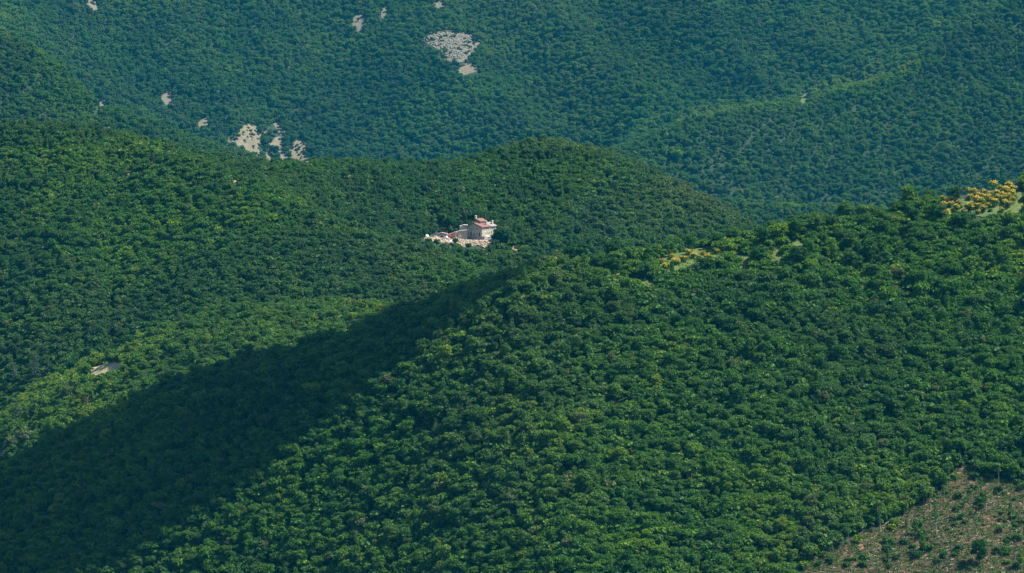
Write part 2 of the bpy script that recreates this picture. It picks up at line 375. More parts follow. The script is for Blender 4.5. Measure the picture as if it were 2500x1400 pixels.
# patches seen from far: (outline in the photograph, material, name, label)
PATCH = [
 ([(1032,96),(1050,92),(1055,82),(1078,84),(1100,80),(1120,88),(1140,80),(1150,90),(1166,94),(1163,118),(1140,140),(1118,146),(1098,142),(1082,138),(1090,126),(1070,115),(1048,106)], 'scree', 'scree', 'large grey scree patch dotted with small bushes on the far mountain'),
 ([(1122,176),(1135,164),(1143,160),(1160,168),(1162,172),(1135,180)], 'tanscree', 'bare_earth', 'small pink earth scar just below the large grey scree'),
 ([(865,50),(882,38),(884,52),(888,66),(878,76),(866,64)], 'scree', 'scree', 'narrow pale scree streak on the far mountain, bush in its middle'),
 ([(932,26),(940,24),(939,40),(934,38)], 'scree', 'scree', 'tiny pale rock slip above the narrow scree streak'),
 ([(1052,14),(1068,9),(1088,10),(1070,16)], 'scree', 'scree', 'thin pale rock streak near the top of the far mountain'),
 ([(218,-10),(230,-10),(230,12),(236,24),(228,26),(218,14)], 'scree', 'scree', 'pale rock slip at the very top of the far mountain'),
 ([(402,230),(414,228),(416,250),(408,252),(400,240)], 'scree', 'rock_outcrop', 'small white rock outcrop on the dark far slope'),
 ([(236,252),(256,248),(256,258),(240,260)], 'scree', 'rock_outcrop', 'small rock outcrop in the gully behind the far spur'),
 ([(488,300),(502,292),(506,302),(492,308)], 'tanscree', 'rock_outcrop', 'small tan rock outcrop above and beside the broken scree slope'),
 ([(556,338),(568,336),(582,344),(586,334),(590,318),(600,310),(622,312),(636,322),(634,352),(626,362),(638,376),(628,378),(600,358),(582,350),(556,346)], 'tanscree', 'scree', 'tan scree slope with round bushes, largest of the broken scree patches above the spur'),
 ([(642,326),(656,316),(672,305),(684,306),(692,330),(690,338),(680,330),(668,312),(650,330)], 'tanscree', 'scree', 'thin curving scree streak above the broken scree slope'),
 ([(660,345),(680,340),(690,350),(684,358),(666,352)], 'tanscree', 'scree', 'small stony patch between the two larger scree slopes'),
 ([(656,368),(662,366),(660,384),(668,394),(660,393),(652,386)], 'tanscree', 'scree', 'narrow stony runnel below the tan scree slope'),
 ([(684,362),(690,364),(702,388),(694,390),(686,378)], 'scree', 'scree', 'slanting grey stony strip beside the striped scree'),
 ([(712,372),(724,348),(744,344),(748,356),(744,378),(756,388),(768,396),(740,400),(722,392)], 'tanscree', 'scree', 'striped tan scree slope falling to the wooded ridge'),
 ([(70,424),(80,423),(82,434),(76,438),(68,430)], 'redearth', 'bare_earth', 'pink bare earth spot below a dark tree on the hill'),
 ([(98,380),(106,380),(106,387),(98,387)], 'redearth', 'bare_earth', 'tiny pink earth spot, upper one of a pair on the hill'),
 ([(112,394),(119,394),(119,402),(112,402)], 'tanscree', 'bare_earth', 'tiny tan earth spot, lower one of a pair on the hill'),
 ([(368,378),(380,382),(386,388),(370,391),(364,386)], 'redearth', 'bare_earth', 'bright pink earth scar high on the near left hill'),
 ([(308,428),(318,424),(314,434),(308,434)], 'redearth', 'bare_earth', 'small pink earth scar midway up the near left hill'),
 ([(258,394),(268,393),(268,398),(258,398)], 'tanscree', 'bare_earth', 'little pale stony spot in line with the pink scar'),
 ([(560,436),(572,440),(584,448),(580,452),(566,444)], 'redearth', 'bare_earth', 'long pink earth scar under the crest of the near left hill'),
 ([(1252,594),(1259,595),(1260,604),(1262,612),(1264,624),(1256,625),(1256,608)], 'redearth', 'bare_earth', 'narrow strip of pink earth beside the stone house'),
 ([(206,904),(222,897),(250,895),(262,889),(300,886),(304,893),(270,904),(240,912),(214,912)], 'bank', 'earth_bank', 'tan terraced earth bank in the valley wood'),
 ([(226,922),(240,918),(244,930),(230,936)], 'tanscree', 'bare_earth', 'small tan earth spot below the terraced bank'),
 ([(150,915),(160,914),(158,924),(150,922)], 'tanscree', 'bare_earth', 'small tan earth spot beside the cedar trees'),
 ([(843,805),(858,800),(862,806),(846,812)], 'redearth', 'bare_earth', 'little bare earth spot at the near ridge crest'),
 ([(-12,1098),(2,1096),(12,1104),(12,1111),(-2,1109)], 'scree', 'bare_ground', 'small whitish bare spot at the valley edge below the silvery trees'),
 ([(1945,244),(1965,238),(1980,236),(1976,246),(1958,252)], 'grass', 'meadow', 'small pale meadow in the far valley'),
]
for k, (poly, mt, nm, lb) in enumerate(PATCH):
    o = drape(nm, poly, M[mt], 1.2, 9, .35, .6, 50+k)
    tag(o, lb, kind='structure')
GRASS = [([(1885,600),(1912,598),(1912,640),(1880,640)], 'dry grassy glade by the tall trees on the near ridge'),
         ([(1805,628),(1838,628),(1834,650),(1808,650)], 'small grassy glade, middle one on the near ridge'),
         ([(1548,686),(1600,684),(1592,704),(1562,700)], 'green grassy glade below the yellow broom'),
         ([(1612,640),(1650,636),(1656,660),(1620,662)], 'grassy slope under the yellow broom on the ridge'),
         ([(1606,630),(1640,622),(1690,608),(1745,604),(1752,634),(1700,640),(1660,654),(1612,654)], 'grassy bank on which the mid-ridge broom thicket grows'),
         ([(2286,500),(2340,492),(2400,484),(2496,470),(2500,516),(2430,526),(2350,524),(2290,526)], 'grassy slope on which the ridge-top broom thicket grows'),
         ([(1925,588),(1960,592),(1950,602),(1925,600)], 'narrow grassy strip behind the ridge glade')]
for k, (poly, lb) in enumerate(GRASS):
    tag(drape('meadow', poly, M['grass'], 1.0, 12, .25, .3, 90+k), lb, kind='structure')
tag(drape('bare_earth', [(1500-12,668),(1512,668),(1512,678),(1488,678)], M['redearth'], 1., 6, .3, .3), 'small tan earth spot on the near ridge', kind='structure')
tag(drape('bare_earth', [(1654,602),(1668,600),(1668,610),(1652,610)], M['redearth'], 1., 6, .3, .3), 'pink earth spot above the yellow broom', kind='structure')
SITE = [(1018,578),(1052,580),(1080,572),(1120,578),(1160,582),(1204,580),(1202,592),(1196,598),(1182,612),(1178,604),(1168,600),(1130,600),(1120,592),(1088,594),(1060,590),(1028,584)]
tag(drape('building_site', SITE, M['rubble_earth'], 1.0, 5, .12, .35), 'pale churned earth and rubble around the stone house', kind='structure')
CLEAR = [(1945,1420),(1965,1392),(1985,1368),(2020,1346),(2065,1328),(2110,1300),(2155,1290),(2190,1268),(2225,1238),(2262,1228),(2300,1200),(2335,1150),(2365,1140),(2400,1168),(2450,1180),(2500,1172),(2620,1160),(2760,1300),(2760,1560),(1850,1560)]
tag(drape('felled_slope', CLEAR, M['cleared'], 1.0, 14, .2, .55), 'brown felled slope strewn with cut branches', kind='structure')

# ------------------------------------------------------------------ tree parts
def leaves(centres, radii, n, size, seed, up=.35, flat=0.0, squash=None, inner=.72):
    r = np.random.default_rng(seed)
    C_ = np.asarray(centres, float); Rr = np.asarray(radii, float)
    if Rr.ndim == 1: Rr = np.stack([Rr, Rr, Rr*.8], -1)
    wts = (Rr[:, 0]*Rr[:, 1]); k = r.choice(len(C_), n, p=wts/wts.sum())
    d = r.normal(size=(n, 3)); d[:, 2] = np.where(d[:, 2] < -.3, -d[:, 2]*up*2, d[:, 2]); d /= np.linalg.norm(d, axis=1)[:, None]
    rad = inner + (1.30-inner)*r.random(n)**1.3
    p = C_[k] + d*Rr[k]*rad[:, None]
    nrm = d + .85*r.normal(size=(n, 3)); nrm[:, 2] += flat; nrm /= np.linalg.norm(nrm, axis=1)[:, None]
    a = np.cross(nrm, r.normal(size=(n, 3))); a /= np.linalg.norm(a, axis=1)[:, None]; b = np.cross(nrm, a)
    s = size*(.55 + .9*r.random(n))
    j = lambda: (.75 + .5*r.random(n))*s
    V = np.stack([p + a*j()[:, None], p + b*j()[:, None]*.8, p - a*j()[:, None], p - b*j()[:, None]*.8], 1).reshape(-1, 3)
    f = np.arange(4*n).reshape(n, 4)
    return V, f

def lobes_round(seed, R_=3.0, z=5.6, n=11, sq=.8):
    r = random.Random(seed); c = [(0, 0, z)]; rad = [(R_*.66, R_*.66, R_*.62*sq)]
    for i in range(n):
        t = 2*math.pi*i/n*1.618*2; h = r.uniform(-1.15, .85)
        q = R_*.62*math.sqrt(max(.05, 1-h*h*.8))*r.uniform(.75, 1.2)
        c.append((q*math.cos(t), q*math.sin(t), z + h*R_*.72*sq)); k = R_*r.uniform(.22, .42); rad.append((k, k, k*.78))
    return c, rad
def trunk_mb(h, r0, limbs=4, seed=0, lean=(0, 0)):
    mb = MB(); rr = random.Random(seed)
    pts = [(lean[0]*t*t*h, lean[1]*t*t*h, -0.8 + (h+.8)*t) for t in (0, .3, .6, 1)]
    mb.tube(pts, [r0*1.25, r0, r0*.75, r0*.4], 6)
    for i in range(limbs):
        t = rr.uniform(.5, .9); a = 6.28*i/limbs + rr.uniform(-.4, .4); l = h*rr.uniform(.25, .42)
        b = Vector((lean[0]*t*t*h, lean[1]*t*t*h, h*t)); e = b + Vector((math.cos(a)*l*.7, math.sin(a)*l*.7, l*.6))
        mb.tube([b, (b+e)/2 + Vector((0, 0, .1*l)), e], [r0*.45, r0*.32, r0*.15], 5)
    return mb

LEAFN = 1500
def crown_data(kind, seed, mat=None):
    mat = mat or M['leaf']
    if kind == 'round':  V, f = leaves(*lobes_round(seed, 3.1, 5.1, 24), LEAFN, .29, seed)
    elif kind == 'wide': V, f = leaves(*lobes_round(seed, 3.6, 4.7, 26, .72), LEAFN, .30, seed)
    elif kind == 'tall': V, f = leaves(*lobes_round(seed, 2.6, 5.7, 24, 1.3), LEAFN, .28, seed)
    elif kind == 'ragged':
        c, rd = lobes_round(seed, 3.2, 5.1, 20, .95); r = random.Random(seed)
        c = [(x*1.15, y*1.15, z + r.uniform(-.5, .9)) for x, y, z in c]; V, f = leaves(c, np.array(rd)*.86, LEAFN, .29, seed)
    elif kind == 'big':
        c, rd = lobes_round(seed, 5.0, 5.7, 26, .9); V, f = leaves(c, np.array(rd)*[.78, .78, .7], 3600, .30, seed)
    elif kind == 'bush': V, f = leaves(*lobes_round(seed, 1.6, 1.2, 8, .8), 330, .24, seed)
    elif kind == 'broom':
        c, rd = lobes_round(seed, 1.7, 1.1, 9, .75); V, f = leaves(c, rd, 260, .20, seed)
    elif kind == 'thin':
        r = random.Random(seed); c = [(r.uniform(-.5, .5)*(1.2-i*.06), r.uniform(-.5, .5), 5.5 + i*.75) for i in range(9)]; rd = [r.uniform(.55, 1.05) for _ in c]; V, f = leaves(c, rd, 330, .22, seed)
    elif kind == 'slim':
        r = random.Random(seed); c = [(r.uniform(-.5, .5), r.uniform(-.5, .5), 2.2 + i*.8) for i in range(8)]; rd = [(1.25 - abs(i-2.5)*.12)*r.uniform(.8, 1.1) for i in range(8)]; V, f = leaves(c, rd, 420, .28, seed)
    elif kind == 'cypress':
        c = [(0, 0, .8 + i*.85) for i in range(13)]; rd = [(1.0, 1.0, .9)]*9 + [(.8, .8, .8), (.6, .6, .8), (.4, .4, .7), (.22, .22, .6)]; V, f = leaves(c, np.array(rd)*.9, 800, .2, seed)
    elif kind == 'cedar':
        r = random.Random(seed); c = []; rd = []
        for i in range(11):
            z = 2.2 + i*1.15; w = 4.6*(1 - i/12.5)
            for k in range(6):
                t = 6.28*k/6 + r.uniform(-.4, .4) + i; q = w*r.uniform(.35, .75); c.append((q*math.cos(t), q*math.sin(t), z + r.uniform(-.25, .25))); rd.append((w*.42, w*.42, .30))
        V, f = leaves(c, rd, 2400, .24, seed, flat=1.2, inner=.3)
    elif kind == 'bare':
        mb = MB(); r = random.Random(seed)
        for i in range(60):
            a = r.uniform(0, 6.28); z = r.uniform(2.5, 6.5); l = r.uniform(1.0, 2.4); q = r.uniform(.1, 1.3)
            b = Vector((q*math.cos(a), q*math.sin(a), z)); e = b + Vector((math.cos(a)*l*.8, math.sin(a)*l*.8, l*.8))
            mb.tube([b, e], [.06, .025], 3)
        me = mb.data('bare_branches', [M['twig']]); return me
    return mesh_np(kind + '_crown', V, f, [mat])

def trunk_data(kind, seed):
    h = {'round': 5.5, 'wide': 5, 'tall': 6.3, 'ragged': 5.8, 'big': 6.5, 'bush': .9, 'broom': .8, 'thin': 11.5, 'slim': 7, 'cypress': 10, 'cedar': 14, 'bare': 6.5}[kind]
    r0 = {'big': .38, 'bush': .07, 'broom': .06, 'thin': .17, 'slim': .13, 'cypress': .2, 'cedar': .4, 'bare': .18}.get(kind, .2)
    n = {'bush': 3, 'broom': 3, 'thin': 3, 'cypress': 0, 'cedar': 0, 'slim': 2}.get(kind, 4)
    return trunk_mb(h, r0, n, seed).data(kind + '_trunk', [M['pale_bark'] if kind in ('thin', 'slim', 'bare') else M['bark']])

KIND = {}
def proto(kind, n, mat=None, key=None):
    KIND[key or kind] = [(crown_data(kind, 100*len(KIND) + i, mat), trunk_data(kind, 100*len(KIND) + i)) for i in range(n)]
proto('round', 4); proto('wide', 3); proto('tall', 3); proto('ragged', 3); proto('big', 4); proto('bush', 3); proto('broom', 3)
proto('thin', 3); proto('slim', 3); proto('cypress', 1); proto('cedar', 2, M['conifer']); proto('bare', 2)
proto('big', 1, M['silver'], 'silver')
BLOOM = []
for i in range(3):
    c, rd = lobes_round(700+i, 1.6, 1.35, 9, .7); V, f = leaves([(x, y, z+.25) for x, y, z in c], np.array(rd)*.95, 300, .17, 900+i, up=1.0, flat=.8, inner=.9)
    V4 = V.reshape(-1, 4, 3); keep = V4[:, :, 2].mean(1) > 1.3; V = V4[keep].reshape(-1, 3); f = np.arange(len(V)).reshape(-1, 4)
    BLOOM.append(mesh_np('blossom', V, f, [M['bloom']]))

# prototypes of whole trees for the masses (crown + trunk in one mesh each); kept out of the scene
def joined(kind, i):
    cm, tm = KIND[kind][i]
    nv = len(cm.vertices); a = np.empty(nv*3, np.float32); cm.vertices.foreach_get('co', a)
    b = np.empty(len(tm.vertices)*3, np.float32); tm.vertices.foreach_get('co', b)
    vs = np.concatenate([a, b]).reshape(-1, 3).tolist()
    fs = [tuple(p.vertices) for p in cm.polygons] + [tuple(v + nv for v in p.vertices) for p in tm.polygons]
    me = bpy.data.meshes.new('wood_tree'); me.from_pydata(vs, [], fs); me.materials.append(cm.materials[0]); me.materials.append(tm.materials[0])
    me.polygons.foreach_set('material_index', [0]*len(cm.polygons) + [1]*len(tm.polygons)); me.update()
    return me
WOODKIND = [('round', 0), ('round', 1), ('round', 2), ('round', 3), ('wide', 0), ('wide', 1), ('wide', 2), ('tall', 0), ('tall', 1), ('tall', 2), ('ragged', 0), ('ragged', 1), ('ragged', 2), ('slim', 0), ('slim', 1), ('bush', 0), ('bush', 1)]
PC = bpy.data.collections.new('wood_tree_kinds')
for q, (k, i) in enumerate(WOODKIND):
    o = bpy.data.objects.new('kind_%02d' % q, joined(k, i)); PC.objects.link(o)

def mass_nodes():
    t = bpy.data.node_groups.new('scatter_trees', 'GeometryNodeTree')
    t.interface.new_socket('Geometry', in_out='INPUT', socket_type='NodeSocketGeometry'); t.interface.new_socket('Geometry', in_out='OUTPUT', socket_type='NodeSocketGeometry')
    gi = t.nodes.new('NodeGroupInput'); go = t.nodes.new('NodeGroupOutput')
    ci = t.nodes.new('GeometryNodeCollectionInfo'); ci.inputs['Collection'].default_value = PC; ci.inputs['Separate Children'].default_value = True; ci.inputs['Reset Children'].default_value = True
    ip = t.nodes.new('GeometryNodeInstanceOnPoints'); ip.inputs['Pick Instance'].default_value = True
    mp = t.nodes.new('GeometryNodeMeshToPoints')
    def attr(nm, ty):
        a = t.nodes.new('GeometryNodeInputNamedAttribute'); a.data_type = ty; a.inputs['Name'].default_value = nm; return a.outputs['Attribute']
    t.links.new(gi.outputs[0], mp.inputs[0]); t.links.new(mp.outputs[0], ip.inputs['Points']); t.links.new(ci.outputs[0], ip.inputs['Instance'])
    t.links.new(attr('kind_index', 'INT'), ip.inputs['Instance Index']); t.links.new(attr('spin', 'FLOAT_VECTOR'), ip.inputs['Rotation'])
    t.links.new(attr('size', 'FLOAT_VECTOR'), ip.inputs['Scale']); t.links.new(ip.outputs[0], go.inputs[0])
    return t
NG = mass_nodes()
def mass(name, P, kidx, spin, size, tint, dry, label):
    me = bpy.data.meshes.new(name); me.vertices.add(len(P)); me.vertices.foreach_set('co', np.asarray(P, np.float32).ravel())
    for nm, ty, arr, fld in (('kind_index', 'INT', kidx.astype(np.int32), 'value'), ('tint', 'FLOAT', tint.astype(np.float32), 'value'), ('dry', 'FLOAT', dry.astype(np.float32), 'value'),
                             ('spin', 'FLOAT_VECTOR', spin.astype(np.float32).ravel(), 'vector'), ('size', 'FLOAT_VECTOR', size.astype(np.float32).ravel(), 'vector')):
        a = me.attributes.new(nm, ty, 'POINT'); a.data.foreach_set(fld, arr)
    o = link(name, me); md = o.modifiers.new('scatter', 'NODES'); md.node_group = NG
    tag(o, label, kind='stuff'); return o

def plant(name, kind, pos, s, label, cat, group=None, tint=.4, dry=0., spin=None, i=None, sz=None, bloom=False, bloom_tint=.5):
    """one tree or bush: an Empty at its foot with trunk and crown"""
    i = random.randrange(len(KIND[kind])) if i is None else i
    e = link(name, None, loc=pos, rot=(0, 0, random.uniform(0, 6.28) if spin is None else spin)); e.scale = (s, s, sz or s)
    e.empty_display_size = .5
    tag(e, label, cat, group)
    cm, tm = KIND[kind][i]
    c = link('foliage' if kind in ('bush', 'broom') else ('branches' if kind == 'bare' else 'crown'), cm, e); c['tint'] = float(tint); c['dry'] = float(dry)
    link('stem' if kind in ('bush', 'broom') else 'trunk', tm, e)
    if bloom:
        b = link('blossom', BLOOM[i % 3], e); b['tint'] = float(bloom_tint); b['dry'] = 0.0
    return e
def at(px, py): 
    p = hit(px, py); return (p.x, p.y, p.z)
def mpp(p): return (p[1]*math.cos(PITCH) - p[2]*math.sin(PITCH))/F    # metres per photo pixel at that place

# ------------------------------------------------------------------ trees and bushes that stand out, placed one by one
KEEP_OUT = []                    # (x, y, radius)
SEEN = []                        # (px, py, r, y): points of the view that nearer trees leave open
def spot(px, py, r=2.5):
    p = at(px, py)
    if p[1] > 2060 and px > 1380:          # a foot hidden behind the crest line: stand it on the crest
        y = float(np.interp(px, C, Yc[0])) + 3; x = (px - CX)/F*y; p = (x, y, float(H(x, y)[0]))
    KEEP_OUT.append((p[0], p[1], r)); return p
G_RIDGE = 'single trees along the near ridge'
RIDGE = [ # px, py(foot), kind, px height, tint, dry, label
 (1410,630,'big',84,.10,.0,'dark round tree standing above the ridge, next to the valley with the stone house'),
 (1496,622,'round',68,.06,.05,'small dark ball-shaped tree standing alone on the ridge skyline'),
 (1590,636,'big',52,.40,.1,'broad leafy tree on the ridge just before the pink earth spot'),
 (1632,628,'round',46,.30,.0,'rounded tree beside the pink earth spot on the ridge'),
 (1682,612,'wide',44,.34,.0,'wide dome-shaped tree between pink earth spot and small broom tuft'),
 (1746,606,'big',50,.22,.0,'dark dome-shaped tree between the two small broom tufts on the ridge'),
 (1790,592,'big',46,.45,.1,'olive green tree behind the broom tufts on the ridge skyline'),
 (1862,606,'tall',66,.18,.0,'tall dark pointed tree on the ridge before the bright green one'),
 (1904,592,'big',58,.86,.0,'bright yellow-green tree crowning the glade on the ridge'),
 (1946,580,'big',60,.30,.0,'large dark tree behind the bright green one on the ridge'),
 (1990,574,'big',62,.38,.15,'tall olive tree with a rough top on the ridge skyline'),
 (2110,560,'big',48,.34,.1,'rounded olive tree on the ridge skyline after a dip'),
 (2150,580,'big',60,.20,.05,'large dark tree below the ridge skyline'),
 (2190,530,'big',50,.32,.0,'broad green tree on the skyline where the ridge steepens'),
 (2335,492,'big',46,.08,.0,'very dark round tree on the skyline beside the yellow broom'),
 (2290,540,'big',56,.30,.0,'green tree below the broom bushes on the skyline slope'),
 (2345,560,'big',56,.26,.05,'deep green tree under the broom, hollow in its middle'),
 (2240,600,'big',60,.35,.15,'greyish green spreading tree below the ridge, above the wood'),
 (2400,618,'big',64,.22,.15,'large dark tree with layered crown on the upper slope'),
 (2460,590,'big',50,.24,.1,'dark spreading tree close below the brightest broom thicket'),
 (1950,650,'big',62,.14,.0,'large dark tree standing in front of the grassy glade'),
 (1850,642,'big',50,.24,.0,'dark rounded tree between the two grassy glades'),
 (2035,640,'slim',70,.62,.1,'tall narrow light green tree on the upper near slope'),
 (1724,668,'big',54,.14,.0,'dark spreading tree in front of the yellow broom thicket'),
 (1640,672,'slim',42,.20,.0,'thin dark little tree on the grass below the broom'),
 (1576,682,'big',54,.24,.1,'wide dark tree between the broom and the small glade'),
 (1500,668,'big',50,.26,.0,'dark rounded tree above the small tan earth spot'),
 (1460,662,'big',52,.22,.1,'dark broad tree just above the narrow bare earth strip'),
]
for px, py, kd, hpx, ti, dr, lb in RIDGE:
    p = spot(px, py, 4.2 if kd == 'big' else 2.6); h = hpx*mpp(p)*.93; SEEN.append((px, py - hpx*.55, hpx*.22, p[1]))
    base = {'big': 11.0, 'round': 8.2, 'wide': 7.3, 'tall': 9.3, 'slim': 9.3}[kd]
    plant('ridge_tree', kd, p, h/base, lb, 'tree', G_RIDGE, ti, dr)

# broom in flower
BROOM = []
def broom(px, py, s, lb, grp, bt=.5, ti=.55):
    p = spot(px, py, 1.6*s); SEEN.append((px, py - 5, 5, p[1])); plant('broom_bush', 'broom', p, s, lb, 'bush', grp, ti, .1, bloom=True, bloom_tint=bt, sz=s*1.05)
G1 = 'yellow broom thicket at the top of the near ridge'
for (x0, x1, y0, y1, n, wh) in ((2298,2346,480,506,7,'lower flank of the ridge-top thicket'), (2364,2424,462,510,15,'middle of the ridge-top thicket'), (2428,2482,450,500,15,'highest part of the ridge-top thicket')):
    for i in range(n):
        gx_, gy_ = (i*0.618034) % 1, (i + .5)/n
        broom(x0 + (x1-x0)*gx_ + random.uniform(-3, 3), y0 + (y1-y0)*gy_ + 10, random.uniform(1.0, 1.5), 'yellow flowering broom bush in the ' + wh, 'broom bushes in the ' + wh, random.uniform(.3, .8))
broom(2292,522+8,1.25,'yellow broom bush by itself below the thicket, smaller of two', None, .5)
broom(2308,526+10,1.8,'round yellow broom bush just below the thicket, larger of two', None, .6)
broom(2322,550+4,.7,'tiny yellow broom bush among green trees below the pair of round ones', None, .4)
for i, (x, y) in enumerate(((1616,640),(1624,646),(1634,638),(1640,630),(1648,634),(1655,628),(1646,644),(1664,625),(1672,622),(1680,620),(1693,620),(1706,617),(1716,620),(1726,624),(1730,629))):
    broom(x, y+5+(i % 3)*7, random.uniform(.85, 1.35), 'yellow flowering broom bush in the grassy mid-ridge thicket', 'broom bushes in the mid-ridge thicket', random.uniform(.2, .6), .7)
for x, y, s, lb in ((1709,592,1.0,'yellow broom tuft beside the dark dome-shaped ridge tree'), (1720,598,.8,'lower yellow broom tuft beside the dark dome-shaped tree'), (1781,596,.9,'yellow broom tuft between the two large ridge trees'),
                    (1812,594,1.1,'orange-yellow broom bush on a bare bit of ridge'), (1836,600,.7,'tiny broom tuft at the foot of the pointed tree'), (2058,532,.9,'yellow broom on the ridge skyline past the olive tree'), (2070,530,.8,'yellow broom tuft on the skyline beside another'), (2096,548,.7,'small broom tuft just under the skyline'),
                    (2478,606,.9,'broom bush at the upper edge of the small scattered group'), (2490,612,1.0,'broom bush in the small scattered group, second down'), (2494,636,.9,'broom bush in the small scattered group, third down'), (2478,650,.8,'broom bush in the small scattered group, fourth down'),
                    (2484,656,.8,'broom bush at the lower edge of the small scattered group'), (2412,668,.8,'broom bush on the open upper slope under the layered dark tree'), (2416,676,.6,'tiny broom bush just below another on the open upper slope'), (2482,704,.7,'pale broom bush at the lower end of the upper slope'), (2264,624,.7,'tiny yellow broom bush alone among the slope trees')):
    broom(x, y+4, s, lb, None, random.uniform(.2, .6))

for x, y, s_, lb in ((1752,622,.9,'broom bush on the open ridge just past the mid-ridge thicket'), (1768,616,.7,'small broom bush in scrub between the thicket and the grassy glade'), (1798,612,.9,'broom bush in scrub a little before the small grassy glade'), (1822,618,.8,'broom bush just above the small grassy glade'), (2446,520,1.0,'broom bush hanging below the ridge-top thicket, nearest the edge trees'), (2388,524,.9,'broom bush below the middle of the ridge-top thicket'), (2356,524,.8,'lone broom bush between the round pair and the ridge-top thicket')):
    broom(x, y, s_, lb, None, random.uniform(.2, .6))
# valley trees beside the near ridge
def single(name, kind, px, py, hpx, base, tint, dry, lb, cat='tree', grp=None, r=3, i=None, keep=True):
    p = spot(px, py, r) if keep else at(px, py); s = hpx*mpp(p)/base; SEEN.append((px, py - hpx*.6, hpx*.2, p[1]))
    return plant(name, kind, p, s, lb, cat, grp, tint, dry, i=i)
single('cedar_tree','cedar',86,935,78,15.0,.45,.1,'tall tiered blue-green cedar in the valley, beside the thin cypress','tree','valley conifers',5,0)
single('cedar_tree','cedar',34,950,70,15.0,.35,.1,'broad flat-branched cedar in the valley, lower than the tiered one','tree','valley conifers',5,1)
single('cedar_tree','cedar',40,1045,72,15.0,.25,.2,'dark cedar standing over the silvery tree in the valley','tree','valley conifers',5,0)
single('cedar_tree','cedar',118,925,52,15.0,.30,.1,'small dark cedar between the two thin cypresses','tree','valley conifers',4,1)
single('cypress','cypress',100,908,46,12.0,.05,0,'thin dark cypress rising behind the tiered cedar','tree','valley conifers',1.2)
single('cypress','cypress',127,922,40,12.0,.05,0,'thin dark cypress beside the small cedar','tree','valley conifers',1.2)
single('silver_tree','silver',60,1100,62,11.0,.55,.1,'large silvery grey-green tree in the valley bottom','tree',None,5)
single('silver_tree','silver',30,1108,50,11.0,.35,.1,'lower silvery tree leaning out by the valley edge','tree',None,4)
single('tree','round',176,918,46,8.2,.02,0,'nearly black rounded tree just beside the tan earth bank','tree',None,3.4,0)
single('dead_tree','bare',214,1008,44,8.2,0,0,'leafless grey tree among bright green trees in the valley','tree',None,2.5,0)
single('dead_tree','bare',1688,1192,44,8.2,0,0,'bare brownish tree low in the sunlit wood','tree',None,2.5,1)
single('dead_tree','bare',1546,1128,36,8.2,0,0,'half-dead greyish tree in the middle of the sunlit wood','tree',None,2.5,0)
single('dead_tree','bare',1832,706,26,8.2,0,0,'reddish-brown dead tree near the top of the sunlit wood','tree',None,2,1)
# trees about the house
single('tree','big',1228,600,50,11.0,.06,0,'large dark tree close beside the stone house','tree','trees around the stone house',5)
single('tree','big',1216,594,34,11.0,.10,0,'dark tree touching the corner of the stone house','tree','trees around the stone house',3)
for x, y, h, lb in ((1046,604,26,'small round tree below the blue fence of the building site'), (1066,606,24,'small dark tree below the hut with the orange roof'), (1112,602,22,'low tree growing at the foot of the rubble'),
                    (1143,613,22,'small green tree under the churned earth terrace'), (1025,566,20,'yellowish tree next to the blue truck'), (1098,560,34,'dark tree between the hut and the stone house')):
    single('tree','round',x,y,h,8.2,.9 if 'yellowish' in lb else random.uniform(.08,.25),0,lb,'tree','trees around the stone house',2.2)
# bushes on the scree slopes
def bushes(poly, n, lb, grp, smin, smax, seed, tint=.12):
    r = random.Random(seed); xs = [p[0] for p in poly]; ys = [p[1] for p in poly]; k = 0
    while k < n:
        x, y = r.uniform(min(xs), max(xs)), r.uniform(min(ys), max(ys))
        if not inpoly(np.array([x]), np.array([y]), grow(poly, -3))[0]: continue
        p = at(x, y); q = r.uniform(0, 1); fy = (y - min(ys))/(max(ys) - min(ys)); w1 = 'tiny' if q < .28 else 'small' if q < .7 else 'larger'; w2 = 'top' if fy < .3 else 'middle' if fy < .6 else 'lower part'
        plant('bush', 'bush', p, (smin + (smax-smin)*q)*mpp(p)/.33, '%s %s, at its %s' % (w1, lb, w2), 'bush', '%s %s at the %s' % (w1, grp, w2), tint + r.uniform(-.08, .12), .2); k += 1
bushes(PATCH[0][0], 60, 'dark bush on the large grey scree', 'bushes on the large grey scree', .45, 1.2, 1)
bushes(PATCH[9][0], 26, 'green bush on the largest tan scree', 'bushes on the tan scree slope', .4, .9, 2, .25)
bushes(PATCH[14][0], 26, 'bush on the striped tan scree', 'bushes on the striped scree', .4, .9, 3, .2)
for x, y, h, lb in ((582,342,17,'round green tree at the upper edge of the tan scree slope'), (618,338,14,'small round tree in the middle of the tan scree slope'), (632,326,20,'dark oval tree dividing the tan scree from the thin streak'),
                    (672,334,20,'dark tree inside the curve of the thin scree streak'), (645,362,28,'large dark tree filling the gully between the scree slopes'), (672,385,32,'big dark tree between stony runnel and slanting strip'), (700,356,22,'dark rounded tree above the striped scree')):
    single('tree','round',x,y,h,8.2,.10 + .15*('green' in lb),0,lb,'tree','trees among the broken scree',2.5)
single('tree','round',874,54,9,8.2,.1,0,'small bush-like tree in the middle of the narrow scree streak','tree',None,2)
single('tree','big',72,424,24,11.0,.02,0,'nearly black tree over the pink earth spot on the hill','tree',None,3)

